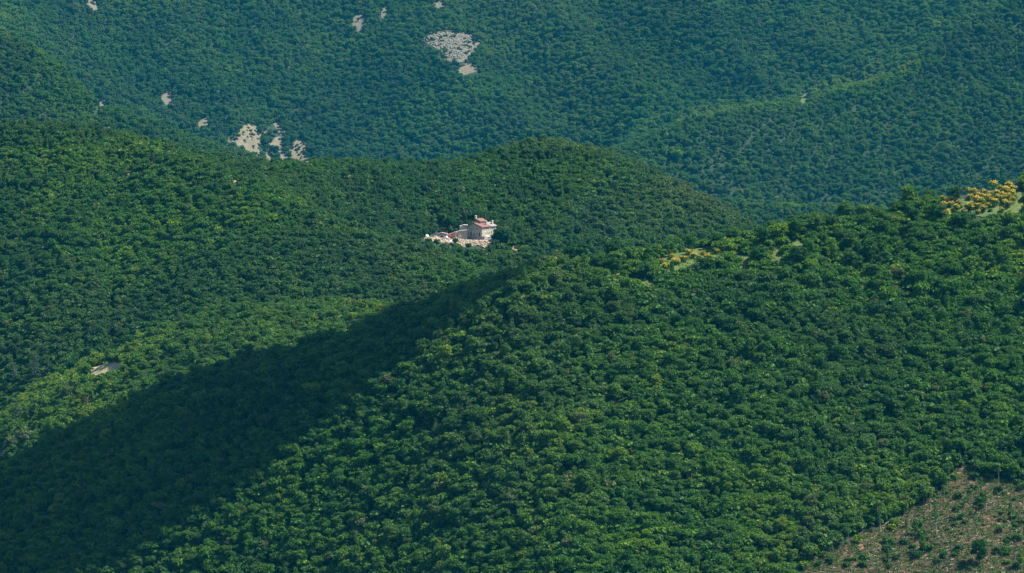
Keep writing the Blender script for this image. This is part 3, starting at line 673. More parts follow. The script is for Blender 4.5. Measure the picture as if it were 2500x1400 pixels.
# the felled slope: trees left standing, bushes, stumps, logs
G_LEFT = 'thin trees left standing on the felled slope'
THIN = [ # px, py, height px, kind, tint, dry, label
 (2287,1312,88,'thin',.35,.0,'tall thin-trunked tree with a dense small crown in the middle of the felled slope'),
 (2392,1381,78,'big',.22,.0,'ivy-clad leaning tree with a heavy dark crown low on the felled slope'),
 (2408,1256,66,'thin',.30,.2,'thin tree with bare dark trunk midway up the felled slope'),
 (2470,1274,54,'thin',.28,.2,'dark thin tree high up near the edge of the felled slope'),
 (2476,1178,56,'slim',.55,.1,'leaning light green tree at the upper border of the felled slope'),
 (2306,1230,48,'thin',.40,.4,'sparse pale tree at the upper border by the pink earth bank'),
 (2256,1232,52,'thin',.35,.3,'bare pale trunk leaning in front of a black gap in the wood'),
 (2233,1236,42,'slim',.45,.2,'slender tree right at the corner of the wood by the black gap'),
 (2150,1302,70,'thin',.45,.1,'white-trunked tree against the dark border of the wood'),
 (2034,1350,56,'thin',.35,.1,'pale-trunked tree at the lower border of the wood'),
 (2073,1333,48,'thin',.30,.1,'thin trunk beside the bright yellow bush at the wood border'),
 (2272,1300,38,'thin',.50,.5,'small leafless-looking sapling just behind the tall thin-trunked tree'),
 (2256,1352,60,'slim',.50,.0,'leafy green sapling near the bottom of the felled slope'),
 (2236,1310,52,'slim',.30,.0,'dark leafy sapling in the hollow of the felled slope'),
 (2170,1368,34,'slim',.45,.1,'small light sapling above the bottom edge of the slope'),
 (2334,1266,40,'thin',.40,.5,'very thin grey sapling in the centre of the felled slope'),
 (2397,1200,36,'thin',.30,.6,'short white bare trunk near the top of the felled slope'),
 (2439,1178,46,'thin',.30,.3,'curved pale trunk in front of the dark upper border of the wood'),
 (2383,1154,42,'thin',.35,.2,'pale trunk above the pink earth gully at the upper border'),
 (2299,1330,34,'thin',.40,.5,'short spindly sapling beside a fallen log'),
 (2494,1392,60,'slim',.60,.0,'bright green tree at the lowest corner of the felled slope'),
 (2352,1308,30,'thin',.40,.4,'short thin sapling under the bare dark-trunked tree'),
 (2214,1292,30,'slim',.35,.2,'small round-headed sapling near the pale rock heap'),
 (2120,1345,26,'thin',.40,.3,'short sapling near the lower border of the wood'),
]
for px, py, hpx, kd, ti, dr, lb in THIN:
    p = at(px, py); base = {'thin': 12.6, 'slim': 9.3, 'big': 11.0}[kd]; s = hpx*mpp(p)/base
    e = plant('standing_tree', kd, p, s*(.62 if kd == 'big' else 1), lb, 'tree', G_LEFT, ti, dr, sz=s)
    e.rotation_euler = (random.uniform(-.05, .05), -.05 + random.uniform(-.05, .04), 0)
for px, py, s, ti, lb in ((2185,1284,1.5,.75,'bright green bush beside the yellowish bush at the wood corner'), (2092,1326,1.5,.95,'yellow-green bush at the border between wood and felled slope'), (2178,1296,1.3,.92,'yellowish bush at the foot of the bright green bush'),
                          (2330,1172,1.3,.80,'yellow-green bush by the pink earth bank'), (1962,1392,1.7,.8,'bright green bush in the lowest corner of the wood border'), (1930,1398,1.6,.6,'green bush at the photo edge under the wood')):
    p = spot(px, py, 2.2); plant('bush', 'bush', p, s, lb, 'bush', None, ti, 0)
rb = random.Random(77); k = 0
while k < 110:
    x, y = rb.uniform(1980, 2500), rb.uniform(1170, 1398)
    if not inpoly(np.array([x]), np.array([y]), grow(CLEAR, -14))[0]: continue
    ti = rb.uniform(.15, .6); q = rb.uniform(.35, 1.5)
    w1 = 'tiny' if q < .65 else 'low' if q < 1.0 else 'broad'; w2 = 'dark green' if ti < .36 else 'light green'; w3 = 'upper' if y < 1250 else 'middle' if y < 1320 else 'lowest'
    plant('bush', 'bush', at(x, y), q, '%s %s bush on the %s part of the felled slope' % (w1, w2, w3), 'bush', '%s %s bushes on the %s felled slope' % (w1, w2, w3), ti, rb.uniform(0, .4)); k += 1
LOGM = plain('cut_wood', (.30, .23, .16), .9, .3, 3)
DARKBARK = plain('log_bark', (.09, .075, .06), .95, .3, 4)
def log(px, py, l, r, ang, lb, grp):
    p = at(px, py); e = link('log', None, loc=(p[0], p[1], p[2]+r+.25)); tag(e, lb, 'log', grp)
    d = Vector((math.cos(ang), math.sin(ang), 0)); q = H(np.array([p[0]+d.x*l/2, p[0]-d.x*l/2]), np.array([p[1]+d.y*l/2, p[1]-d.y*l/2])); dz = (q[0]-q[1])/2
    a = Vector((d.x*l/2, d.y*l/2, dz)); mb = MB(); mb.tube([-a, a*.1 + Vector((0, 0, .05)), a], [r, r*.9, r*.7], 8); mb.build('bark', DARKBARK, e)
    mb = MB(); u = a.normalized(); mb.tube([a, a + u*.04], r*.66, 8); mb.tube([-a - u*.04, -a], r*.95, 8); mb.build('cut_end', LOGM, e)
for i, (x, y, l, r, an, lb) in enumerate(((2290,1270,9,.28,.5,'long fallen log lying on the middle of the felled slope'), (2215,1315,6,.22,.9,'short log lying below the black stump shadow'), (2330,1340,8,.22,.35,'thin log lying near the bottom of the felled slope'), (2200,1360,7,.2,.1,'pale log lying straight across the lower felled slope'), (2420,1230,7,.2,.7,'log lying just below the upper wood border'))):
    log(x, y, l, r, an, lb, None)
for i, (x, y, w) in enumerate(((2198,1277,'beside the bright green bush'), (2370,1345,'under the ivy-clad leaning tree'), (2340,1240,'in the centre of the felled slope'), (2150,1350,'near the lower wood border'), (2440,1300,'on the upper right of the felled slope'.replace('upper right', 'far side')), (2260,1330,'near the leafy green sapling'), (2300,1372,'at the bottom of the felled slope'))):
    p = at(x, y); e = link('stump', None, loc=(p[0], p[1], p[2]+.2)); tag(e, 'low tree stump ' + w, 'stump', 'stumps on the felled slope')
    mb = MB(); mb.tube([(0, 0, -.4), (0, 0, .1), (0, 0, .6)], [.55, .42, .38], 9); mb.build('bark', DARKBARK, e)
    mb = MB(); mb.tube([(0, 0, .6), (0, 0, .64)], .36, 9); mb.build('cut_face', LOGM, e)
# cut branches, chips and stones lying about: nobody could count them
def litter(name, n, poly, mat, build, label, seed, y_lo=None):
    r = np.random.default_rng(seed); P = []
    cx = [p[0] for p in poly]; cy = [p[1] for p in poly]
    pts = [at(x, y) for x, y in poly]; X0, X1 = min(p[0] for p in pts), max(p[0] for p in pts); Y0, Y1 = min(p[1] for p in pts), max(p[1] for p in pts)
    x = r.uniform(X0, X1, n*3); y = r.uniform(Y0, Y1, n*3); z = H(x, y); px, py = project(x, y, z); k = inpoly(px, py, poly) & (hidden_by(x, y, z+1) < 10)
    x, y, z = x[k][:n], y[k][:n], z[k][:n]; V, f = build(r, x, y, z)
    o = link(name, mesh_np(name, V, f, [mat])); tag(o, label, kind='stuff'); return o
def sticks(r, x, y, z):
    n = len(x); a = r.normal(.6, .45, n); l = r.uniform(.5, 2.6, n)*.6; w = r.uniform(.03, .09, n)
    up = r.uniform(-.15, .5, n); d = np.stack([np.cos(a), np.sin(a)*.9, up], 1)*l[:, None]; s = np.stack([-np.sin(a), np.cos(a), r.uniform(-.5, 1.5, n)], 1)*w[:, None]
    c = np.stack([x, y, z + .45 + r.uniform(0, .35, n)], 1)
    V = np.stack([c-d-s, c+d-s*.5, c+d+s*.5, c-d+s], 1).reshape(-1, 3); return V, np.arange(4*n).reshape(n, 4)
def stones(r, x, y, z, smax=.45):
    n = len(x); s = r.uniform(.12, smax, n)**1.3; base = np.array([(1,0,0),(0,1,0),(-1,0,0),(0,-1,0),(0,0,.8),(0,0,-.5)], float)
    V = (np.stack([x, y, z + .3], 1)[:, None, :] + base[None]*s[:, None, None]*r.uniform(.6, 1.4, (n, 6, 1))).reshape(-1, 3)
    t = np.array([(0,1,4),(1,2,4),(2,3,4),(3,0,4),(1,0,5),(2,1,5),(3,2,5),(0,3,5)]); f = (t[None] + 6*np.arange(n)[:, None, None]).reshape(-1, 3); return V, f
CL_IN = grow(CLEAR, 4)
litter('branch_litter', 30000, CL_IN, M['twig'], sticks, 'grey-brown cut branches strewn over the felled slope', 5)
litter('pale_chips', 5200, CL_IN, plain('pale_wood_chips', (.26, .20, .13), .9, .3, .6), sticks, 'pale split wood and chips lying on the felled slope', 6)
litter('stones', 3000, CL_IN, plain('pale_stone', (.28, .24, .18), .9, .3, .5), stones, 'pale stones scattered over the felled slope', 7)
litter('low_growth', 12000, CL_IN, M['leaf'], lambda r, x, y, z: leaves(np.stack([x, y, z+.4], 1), np.full(len(x), .6), 95000, .28, 9), 'low green growth among the cut branches', 8)['tint'] = .42
litter('scree_boulders', 1800, PATCH[0][0], plain('grey_boulder', (.13, .12, .09), .95, .3, .4), lambda r, x, y, z: stones(r, x, y, z, 2.2), 'loose grey boulders covering the large scree', 9)
litter('rubble', 1500, SITE, plain('pale_rubble', (.31, .26, .20), .95, .3, .4), lambda r, x, y, z: stones(r, x, y, z, .9), 'pale stone rubble heaped around the stone house', 10)
litter('grass_tufts', 5000, [(1600,610),(1760,606),(1980,580),(1980,640),(1830,655),(1660,664),(1600,710),(1545,704),(1545,684),(1600,660)], M['leaf'],
       lambda r, x, y, z: leaves(np.stack([x, y, z+.3], 1), np.full(len(x), .6), 9000, .2, 19), 'long grass and low plants on the near ridge glades', 12)['tint'] = .78
litter('scrub', 5000, [(2286,490),(2340,486),(2400,482),(2500,480),(2500,522),(2430,532),(2290,530)], M['leaf'], lambda r, x, y, z: leaves(np.stack([x, y, z+.5], 1), np.full(len(x), .8), 14000, .22, 29), 'low green scrub between the ridge-top broom bushes', 13)['tint'] = .6

# ------------------------------------------------------------------ the stone house
def stone_mat(name, a, b, c, sc=1.3):
    m, t, out = nt(name); p = t.nodes.new('ShaderNodeBsdfPrincipled'); p.inputs['Roughness'].default_value = .95
    tc = t.nodes.new('ShaderNodeTexCoord'); v = t.nodes.new('ShaderNodeTexVoronoi'); v.inputs['Scale'].default_value = sc*1.6; t.links.new(tc.outputs['Object'], v.inputs['Vector'])
    f = noise(t, sc*.35, 5); s = t.nodes.new('ShaderNodeSeparateColor'); t.links.new(v.outputs['Color'], s.inputs[0])
    q = math_(t, 'ADD', math_(t, 'MULTIPLY', s.outputs[0], .5), math_(t, 'MULTIPLY', f, .6))
    t.links.new(ramp(t, q, [(.25, a), (.5, b), (.8, c)]), p.inputs['Base Color']); t.links.new(bump(t, v.outputs['Distance'], .06), p.inputs['Normal'])
    t.links.new(p.outputs[0], out.inputs[0]); return m
STONE = stone_mat('house_stone', (.27, .245, .19), (.39, .36, .29), (.47, .44, .37))
ROUGH = stone_mat('retaining_stone', (.20, .17, .13), (.31, .27, .21), (.43, .38, .31), 2)
def tiles(name, a, b):
    m, t, out = nt(name); p = t.nodes.new('ShaderNodeBsdfPrincipled'); p.inputs['Roughness'].default_value = .85
    tc = t.nodes.new('ShaderNodeTexCoord'); w = t.nodes.new('ShaderNodeTexWave'); w.inputs['Scale'].default_value = 2.2; w.inputs['Distortion'].default_value = 1; t.links.new(tc.outputs['Object'], w.inputs[0])
    f = noise(t, .9, 4); q = math_(t, 'ADD', math_(t, 'MULTIPLY', w.outputs['Fac'], .3), math_(t, 'MULTIPLY', f, .7))
    t.links.new(ramp(t, q, [(.3, a), (.65, b)]), p.inputs['Base Color']); t.links.new(bump(t, w.outputs['Fac'], .05), p.inputs['Normal']); t.links.new(p.outputs[0], out.inputs[0]); return m
TILE = tiles('red_roof_tiles', (.13, .058, .042), (.22, .10, .074)); GTILE = plain('grey_roof_sheet', (.20, .19, .21), .8, .2, 1)
DARK = plain('dark_opening', (.02, .022, .025), .6, .2, 1); WOOD = plain('eave_timber', (.13, .09, .07), .8, .2, 2); GLASS = plain('window_glass', (.03, .04, .05), .15, .2, 1, 0)
LIME = plain('pale_render', (.47, .43, .36), .9, .15, .8)

ALPHA = R(40)                                    # house turned so that its long side looks to the sun
hx, hy = HP.x, HP.y
HB = Vector((hx, hy, HOUSE[0][2] - .1))
house = link('stone_house', None, loc=HB, rot=(0, 0, 0)); tag(house, 'large pale stone house with red tiled roofs on a terrace in the wood', 'house')
# local frame: x' along the gable wall (towards the sun side), y' away from the gable; corner at origin = corner nearest the camera
def hframe(o): o.parent = house; o.rotation_euler = (0, 0, -ALPHA); return o
# local axes before rotation: gable wall lies along -x from the corner, long side along +y
def part(name, mb, mat, parent=house, mv=(0, 0, 0)):
    o = mb.build(name, mat, parent)
    if parent is house: o.rotation_euler = (0, 0, -ALPHA); o.location = mv
    return o
GW, LS, WH, BH = 12.0, 8.6, 9.0, 2.9             # gable width, first side length, eave height, basement height
off = Vector((3.6, 0, 0))
def P_(name, mb, mat): return part(name, mb, mat, house, off)
# main block with gable
mb = MB(); mb.prism([(-GW, BH), (0, BH), (0, WH), (-GW*.52, WH+1.9), (-GW, WH)], 0, LS); P_('wall', mb, STONE)
mb = MB(); mb.box(-GW-.2, 2.4, -.25, LS, -1.5, BH); P_('basement', mb, ROUGH)
# second block, set back
mb = MB(); mb.box(-GW+1.5, -.55, LS, LS+6.2, 0, WH-.15); P_('wall', mb, STONE)
# lower lean-to under the long side
mb = MB(); mb.box(.0, 2.2, LS*.15, LS+5.5, -1.5, BH+.4); P_('lean_to', mb, STONE)
# upper block behind (attic storey)
mb = MB(); mb.box(-GW+.6, -4.6, 3.6, 9.6, WH-.3, WH+3.2); P_('attic_wall', mb, STONE)
def gable_roof(name, x0, x1, xr, y0, y1, ze, zr, mat, ov=.8, th=.28):
    s0 = (zr-ze)/(xr-x0); s1 = (zr-ze)/(x1-xr)
    mb = MB(); mb.prism([(x0-ov, ze-ov*s0), (xr, zr), (x1+ov, ze-ov*s1), (x1+ov, ze-ov*s1+th), (xr, zr+th), (x0-ov, ze-ov*s0+th)], y0-ov, y1+ov*.3)
    r = P_(name, mb, mat); e = MB(); e.prism([(x0-ov+.05, ze-ov*s0-.22), (xr, zr-.22), (x1+ov-.05, ze-ov*s1-.22), (x1+ov-.05, ze-ov*s1-.01), (xr, zr-.01), (x0-ov+.05, ze-ov*s0-.01)], y0-ov+.06, y0-ov+.3)
    e.build('eave_board', WOOD, r); return r
rf = gable_roof('roof', -GW, 0, -GW*.52, 0, LS, WH+.05, WH+2.1, TILE)
gable_roof('roof', -GW+1.5, -.55, -GW*.5, LS+.5, LS+6.2, WH-.1, WH+1.75, GTILE)
rf2 = gable_roof('attic_roof', -GW+.6, -4.6, -GW*.5-2, 3.6, 9.6, WH+3.25, WH+4.5, TILE, .7)
def chimney(x, y, z0, z1, w, parent):
    mb = MB(); mb.box(x-w, x+w, y-w, y+w, z0, z1); c = mb.build('chimney', STONE, parent)
    mb = MB(); mb.box(x-w-.15, x+w+.15, y-w-.15, y+w+.15, z1, z1+.2); mb.box(x-w*.7, x+w*.7, y-w*.7, y+w*.7, z1+.2, z1+.5); mb.build('cap', LIME, c)
chimney(-9.2, 4.6, WH+3.2, WH+6.2, .6, rf2); chimney(-1.8, 6.4, WH+.4, WH+2.9, .42, rf); chimney(-2.6, 13.4, WH+.3, WH+2.8, .5, rf)
def opening(kind, face, u, z, w, h):
    """window or door on the gable ('g') or long side ('s', 't' for the set-back block, 'l' lean-to, 'b' basement)"""
    d = .07
    def bx(mb, a0, a1, z0, z1, t0, t1):
        if face in 'gb': yb = 0 if face == 'g' else -.25; mb.box(a0, a1, yb-t1, yb-t0, z0, z1)
        else: xb = {'s': 0, 't': -.55, 'l': 2.2}[face]; mb.box(xb+t0, xb+t1, a0, a1, z0, z1)
    fr = MB(); bx(fr, u-w/2-.14, u-w/2, z, z+h, 0, d); bx(fr, u+w/2, u+w/2+.14, z, z+h, 0, d); bx(fr, u-w/2-.14, u+w/2+.14, z+h, z+h+.16, 0, d+.02)
    if kind == 'window': bx(fr, u-w/2-.2, u+w/2+.2, z-.14, z, 0, d+.08)
    o = P_(kind, fr, LIME); p = MB(); bx(p, u-w/2, u+w/2, z, z+h, .005, .03); p.build('pane' if kind == 'window' else 'door_leaf', GLASS if kind == 'window' else DARK, o)
for u, z, w, h in ((-4.4, 7.0, .7, 1.2), (-7.0, 7.3, .5, .8), (-9.3, 6.7, .5, .7), (-6.6, 3.5, .7, 1.2), (-4.1, 3.5, .8, 1.3), (-10.9, 3.7, .6, .9)): opening('window', 'g', u, z, w, h)
opening('door', 'g', -9.2, 2.95, 1.0, 2.5); opening('door', 'g', -2.1, 2.95, 1.1, 2.3); opening('door', 'b', -9.7, .1, 1.1, 2.3)
for u in (1.2, 3.0, 4.8, 6.6): opening('window', 's', u, 6.9, .55, .95)
for u in (1.0, 3.4, 5.2, 6.2, 7.5): opening('window', 's', u, 4.1, .5, 1.0)
for u in (LS+1.2, LS+2.8, LS+4.6): opening('window', 't', u, 6.9, .5, .9)
opening('door', 't', LS+1.5, 3.9, .8, 1.9); opening('window', 't', LS+3.6, 4.2, .5, 1.0); opening('window', 't', LS+5.1, 4.2, .5, 1.0)
opening('window', 'l', 3.4, .9, .7, .9); opening('door', 'l', 7.0, .1, 1.0, 2.0)
# ruined wing with stair, and ramp wall, in the picture plane direction
def world_part(name, mb, mat, parent, loc): o = mb.build(name, mat, parent); o.location = loc; return o
wing = MB(); wing.prism([(-15.4, 0), (-8.0, 0), (-8.0, 8.4), (-10.2, 8.4), (-10.2, 9.6), (-13.2, 9.7), (-13.2, 9.1), (-15.2, 9.0)], 0, 3.2)
wo = part('ruined_wing', wing, STONE, house, (0, 0, 0)); wo.rotation_euler = (0, 0, R(-14)); wo.location = (3.6, 5.2, 0)
bt = MB()
for k in range(3): bt.box(-14.6+k*1.5, -14.1+k*1.5, -.7, -.02, 0, 8.6-k*.5)
b_ = part('buttress', bt, LIME, house); b_.rotation_euler = (0, 0, R(-14)); b_.location = (3.6, 5.2, 0)
ramp_w = link('ramp_wall', None, loc=HB); tag(ramp_w, 'pale stone ramp wall climbing to the stone house from the building site', 'wall')
mb = MB(); mb.prism([(-23.5, -1.5), (-8.2, -1.5), (-8.2, 6.6), (-12.5, 6.3), (-23.5, 2.6)], -.2, 1.6); q = mb.build('wall', ROUGH, ramp_w); q.location = (2.2, 1.0, 0)
mb = MB(); mb.prism([(-23.7, 2.605), (-12.5, 6.305), (-8.2, 6.605), (-8.2, 7.0), (-12.6, 6.7), (-23.7, 3.0)], -.35, 1.75); q = mb.build('coping', LIME, ramp_w); q.location = (2.2, 1.0, 0)
blk = link('terrace_block', None, loc=HB); tag(blk, 'square pale masonry block at the foot of the ramp wall', 'wall')
mb = MB(); mb.box(-13.6, -9.6, -1.2, .7, -1.2, 3.0); mb.build('masonry', LIME, blk); mb = MB(); mb.box(-13.8, -9.4, -1.4, .68, 3.0, 3.25); mb.build('coping', ROUGH, blk)
# hut
def at3(px, py, lift=0): p = at(px, py); return (p[0], p[1], p[2]+lift)
hut = link('hut', None, loc=at3(1079, 582)); tag(hut, 'small hut with a flat orange roof on the building site', 'hut')
mb = MB(); mb.box(-3, 3, 0, 3.4, -1, 2.5); mb.build('wall', LIME, hut); mb = MB(); mb.prism([(-3.6, 2.5), (3.6, 2.5), (3.4, 2.9), (0, 3.6), (-3.4, 2.9)], -.5, 3.9); mb.build('roof', tiles('orange_tiles', (.32, .17, .11), (.44, .27, .19)), hut)
mb = MB(); mb.box(-.5, .5, -.06, -.005, -.5, 1.7); mb.build('door', DARK, hut)
WHITE = plain('white_paint', (.78, .78, .76), .4, .05, 1, 0); RED = plain('red_paint', (.42, .04, .03), .4, .15, 1, 0); BLUE = plain('blue_paint', (.06, .20, .42), .45, .1, 1, 0); RUBBER = plain('rubber', (.02, .02, .02), .9, .1, 1, 0)
TARP = plain('white_sheet', (.74, .74, .74), .6, .08, 1.5, .05)
def wheels(parent, xs, ys, r=.36, z=.36):
    for x in xs:
        for y in ys:
            mb = MB(); mb.tube([(x, y-.11, z), (x, y+.11, z)], r, 12); w = mb.build('wheel', RUBBER, parent); m2 = MB(); m2.tube([(x, y-.13, z), (x, y+.13, z)], r*.5, 8); m2.build('rim', WHITE, w)
def van(px, py, rot, paint, lb, lift=.45):
    e = link('van', None, loc=at3(px, py, lift), rot=(0, 0, rot)); tag(e, lb, 'van')
    mb = MB(); mb.prism([(-2.4, .35), (2.45, .35), (2.5, 1.0), (1.75, 1.25), (1.15, 2.05), (-2.35, 2.1)], -.95, .95); b = mb.build('body', paint, e)
    mb = MB(); mb.prism([(1.80, 1.27), (1.22, 1.98), (1.25, 2.0), (1.84, 1.28)], -.85, .85); mb.build('windscreen', GLASS, e)
    for s in (-1, 1): mb = MB(); mb.box(.2, 1.15, .951*s-.01, .951*s+.01, 1.25, 1.85); mb.build('side_window', GLASS, e)
    for s in (-1, 1): mb = MB(); mb.box(2.47, 2.52, .55*s+.12, .55*s+.38 if s > 0 else .55*s-.14, .7, .9); mb.build('headlight', LIME, e)
    wheels(e, (-1.5, 1.6), (-.9, .9)); return e
van(1190, 588, R(12), WHITE, 'white van parked on the terrace beside the stone house')
van(1160, 586, R(-20), WHITE, 'pale van parked at the foot of the basement wall')
tr = link('truck', None, loc=at3(1010, 578, .4), rot=(0, 0, R(8))); tag(tr, 'blue truck with a white load at the end of the site track', 'truck')
mb = MB(); mb.prism([(1.4, .5), (3.2, .5), (3.2, 1.5), (2.9, 2.4), (1.4, 2.4)], -1.05, 1.05); mb.build('cab', BLUE, tr)
mb = MB(); mb.box(-3.2, 1.3, -1.1, 1.1, .7, 1.4); mb.build('bed', BLUE, tr); mb = MB(); mb.lump((-.9, 0, 1.9), (2.0, .95, .75), 3, 2, .2); mb.build('load', TARP, tr)
mb = MB(); mb.box(3.2, 3.22, -.85, .85, 1.5, 2.1); mb.build('windscreen', GLASS, tr); wheels(tr, (-2.1, 2.3), (-1, 1), .45, .45)
ex = link('excavator', None, loc=at3(1101, 583, .4), rot=(0, 0, R(25))); tag(ex, 'red excavator working in front of the ramp wall', 'excavator')
for s in (-1, 1): mb = MB(); mb.prism([(-1.6, .1), (1.6, .1), (1.9, .45), (1.6, .8), (-1.6, .8), (-1.9, .45)], s*1.0-.25, s*1.0+.25); mb.build('track', RUBBER, ex)
mb = MB(); mb.box(-1.7, 1.1, -1.1, 1.1, .85, 1.9); mb.build('engine_housing', RED, ex); mb = MB(); mb.prism([(.1, 1.9), (1.5, 1.9), (1.3, 3.0), (.15, 3.0)], -1.0, .1); cb = mb.build('cab', RED, ex)
mb = MB(); mb.box(.3, 1.2, -1.03, -1.005, 2.1, 2.8); mb.build('window', GLASS, cb)
mb = MB(); mb.tube([(1.1, .6, 1.6), (2.6, .6, 3.9), (4.4, .6, 3.4)], .22, 6); mb.build('boom', RED, ex); mb = MB(); mb.tube([(4.4, .6, 3.5), (4.9, .6, 1.6)], .17, 6); mb.build('dipper_arm', RED, ex)
mb = MB(); mb.prism([(4.6, 1.6), (5.3, 1.6), (5.2, .8), (4.5, .9)], .2, 1.0); mb.build('bucket', RUBBER, ex)
def cover(px, py, r, lb, seed):
    p = at3(px, py, r[2]*.5); mb = MB(); mb.lump((0, 0, 0), r, seed, 3, .3); o = mb.build('sheeted_pile', TARP); o.location = p; tag(o, lb, 'pile', 'sheeted piles on the building site')
cover(1086, 583, (1.9, 1.3, 1.5), 'white sheeted pile beside the orange-roofed hut', 1); cover(1040, 579, (2.0, 1.2, 1.0), 'white sheeted pile near the site track', 2); cover(1100, 592, (1.2, 1, .8), 'little white pile below the red excavator', 3); cover(1196, 606, (1.2, 1.0, .9), 'pale boulder-like pile below the terrace edge', 4)
fe = link('site_fence', None, loc=at3(1056, 575, .2)); tag(fe, 'blue-grey mesh site fence behind the earth track', 'fence')
for k in range(6): mb = MB(); mb.box(-6.1+k*2.4, -6.0+k*2.4, -.04, .06, -.4, 2.0); mb.build('post', GTILE, fe)
mb = MB()
for k in range(5):
    for j in range(9): mb.box(-6.0+k*2.4, -3.6+k*2.4 - .1, 0, .02, .1+j*.21, .16+j*.21)
mb.build('mesh_panel', BLUE, fe)
rw = link('retaining_wall', None, loc=at3(1189, 596)); tag(rw, 'low broken retaining wall under the parked white van', 'wall')
mb = MB(); mb.prism([(-7, -1.2), (5, -1.2), (5, .8), (2, .9), (1.5, .4), (-2, .5), (-4, .2), (-7, .3)], 0, .7); mb.build('masonry', ROUGH, rw)
# ------------------------------------------------------------------ the woods
SP = 3.4
def scatter(sp, y0, y1, hw):
    m = max(hw, (y1-y0)/2)*1.5; a, b = np.meshgrid(np.arange(-m, m, sp), np.arange(-m, m, sp)); n = a.size
    a = a.ravel() + rng.uniform(-.5, .5, n)*sp; b = b.ravel() + rng.uniform(-.5, .5, n)*sp; ca, sa = math.cos(.47), math.sin(.47)
    a, b = a*ca - b*sa, a*sa + b*ca + (y0+y1)/2; k = (b > y0) & (b < y1) & (np.abs(a) < hw); return a[k], b[k]
Q = [scatter(SP, 1560, 3100, 470), scatter(4.4, 4200, 4700, 720), scatter(5.5, 4700, 7000, 1060)]
A = np.concatenate([q[0] for q in Q]); B = np.concatenate([q[1] for q in Q])
k = (np.abs(A/B) < .158); A, B = A[k], B[k]
Z = H(A, B); px, py = project(A, B, Z)
k = (px > -380) & (px < 2880) & (py > -150) & (py < 1620); A, B, Z, px, py = A[k], B[k], Z[k], px[k], py[k]
hb = hidden_by(A, B, Z + 8); k = hb < 110; A, B, Z, px, py, hb = A[k], B[k], Z[k], px[k], py[k], hb[k]
ny = tab(NY, col_of(A, B)); layer = (B > ny[8]).astype(int) + (B > ny[10]) + (B > ny[12]) + (B > ny[14]) + (B > ny[16]) + (B > ny[18])
N = len(A)
u = rng.random(N)
# size by place
sz = np.select([layer == 0, layer == 1, layer == 2, layer == 3], [.72, .74, .66, .66], np.where(layer == 4, .88, np.where(layer == 5, 1.04, 1.18)))*np.clip(np.exp(rng.normal(-.02, .24, N)), .5, 1.6) * (1 + .18*fbm(A/60, B/60, 61))
ridge = (layer == 0) & (px > 1380) & (py < np.interp(px, [1380, 1600, 2000, 2500], [660, 720, 740, 800]))
sz = np.where(ridge, sz*rng.uniform(.75, 1.6, N), sz)
low = (layer == 0) & (B > ny[7] - 70)
sz = np.where(low & (px > 2270), sz*rng.uniform(.30, .55, N), np.where(low & (px > 1540) & (px < 1970), sz*rng.uniform(.4, .8, N), sz))
# thinning
keep = rng.random(N) > np.where(layer == 0, .05, np.where(layer >= 4, .10, .02))
jx, jy = rng.normal(0, 3.0, N), rng.normal(0, 2.2, N)
keep &= ~(ridge & (rng.random(N) < .30))
for k_, (poly, mt, nm, lb) in enumerate(PATCH):
    for hh in (.3, 2.8, 5.5, 7.5):
        qx, qy = project(A, B, Z + hh*sz)
        keep &= ~inpoly(qx + jx, qy + jy, grow(poly, 2.5 if len(poly) < 8 else 1))
for poly in [g_[0] for g_ in GRASS] + [SITE, [(1486,667),(1514,667),(1514,679),(1486,679)], [(1652,600),(1670,598),(1670,611),(1650,611)], [(1610,628),(1740,606),(1745,634),(1660,650),(1612,656)], [(2290,480),(2350,468),(2364,452),(2428,440),(2486,440),(2490,505),(2430,525),(2290,520)]]:
    for hh in (.3, 2.8, 5.5, 7.5):
        qx, qy = project(A, B, Z + hh*sz)
        keep &= ~(inpoly(qx, qy, poly) & (B > 1500) & ((layer == 0) | (poly is SITE)))
keep &= ~(inpoly(px, py, CLEAR) & (layer == 0))
for q_ in PATCH[15:]:
    if q_[2] in ('bare_earth', 'earth_bank', 'bare_ground'):
        x_, y_ = np.mean([q[0] for q in q_[0]]), np.mean([q[1] for q in q_[0]]); p_ = at(x_, y_ + 2); w_ = .5*(max(q[0] for q in q_[0]) - min(q[0] for q in q_[0]))*mpp(p_)
        for k_ in (2.5, 6.5): keep &= np.hypot(A - p_[0] - k_ - w_*.5, B - p_[1]) > 3.6
for poly in [q_[0] for q_ in PATCH if len(q_[0]) < 8]:
    x_, y_ = np.mean([q[0] for q in poly]), np.mean([q[1] for q in poly]); SEEN.append((x_, y_ - 1, 6, at(x_, y_)[1]))
[SEEN.append((1258, y_, 5, at(1258, 600)[1])) for y_ in (598, 608, 618)]; SEEN.append((4, 1106, 8, 1e9))
pm = B/F; top = py - 7.6*sz/pm; wd = 2.6*sz/pm
for (x_, y_, r_, yy_) in SEEN: keep &= ~((B < yy_ - 1) & (np.abs(px - x_) < wd + r_) & (top < y_ + r_) & (py > y_ - r_) & (B > yy_ - 160))
# the house must stay in view, and so must the ground about it
for hh in (0, 3, 6, 8):
    qx, qy = project(A, B, Z + hh*sz); keep &= ~(inpoly(qx, qy, [(1096,600),(1092,570),(1122,545),(1150,534),(1208,545),(1206,560),(1196,590),(1180,606),(1120,604)]) & (B < HP.y + 14))
keep &= np.hypot(A - hx - 1, B - hy - 8) > 12
for (x_, y_, r_) in KEEP_OUT: keep &= ~((np.abs(A-x_) < 9) & (np.hypot(A - x_, B - y_) < r_*.9 + 1.6*sz))
ny = None
A, B, Z, px, py, hb, layer, sz, u, ridge = (q[keep] for q in (A, B, Z, px, py, hb, layer, sz, u, ridge)); N = len(A)
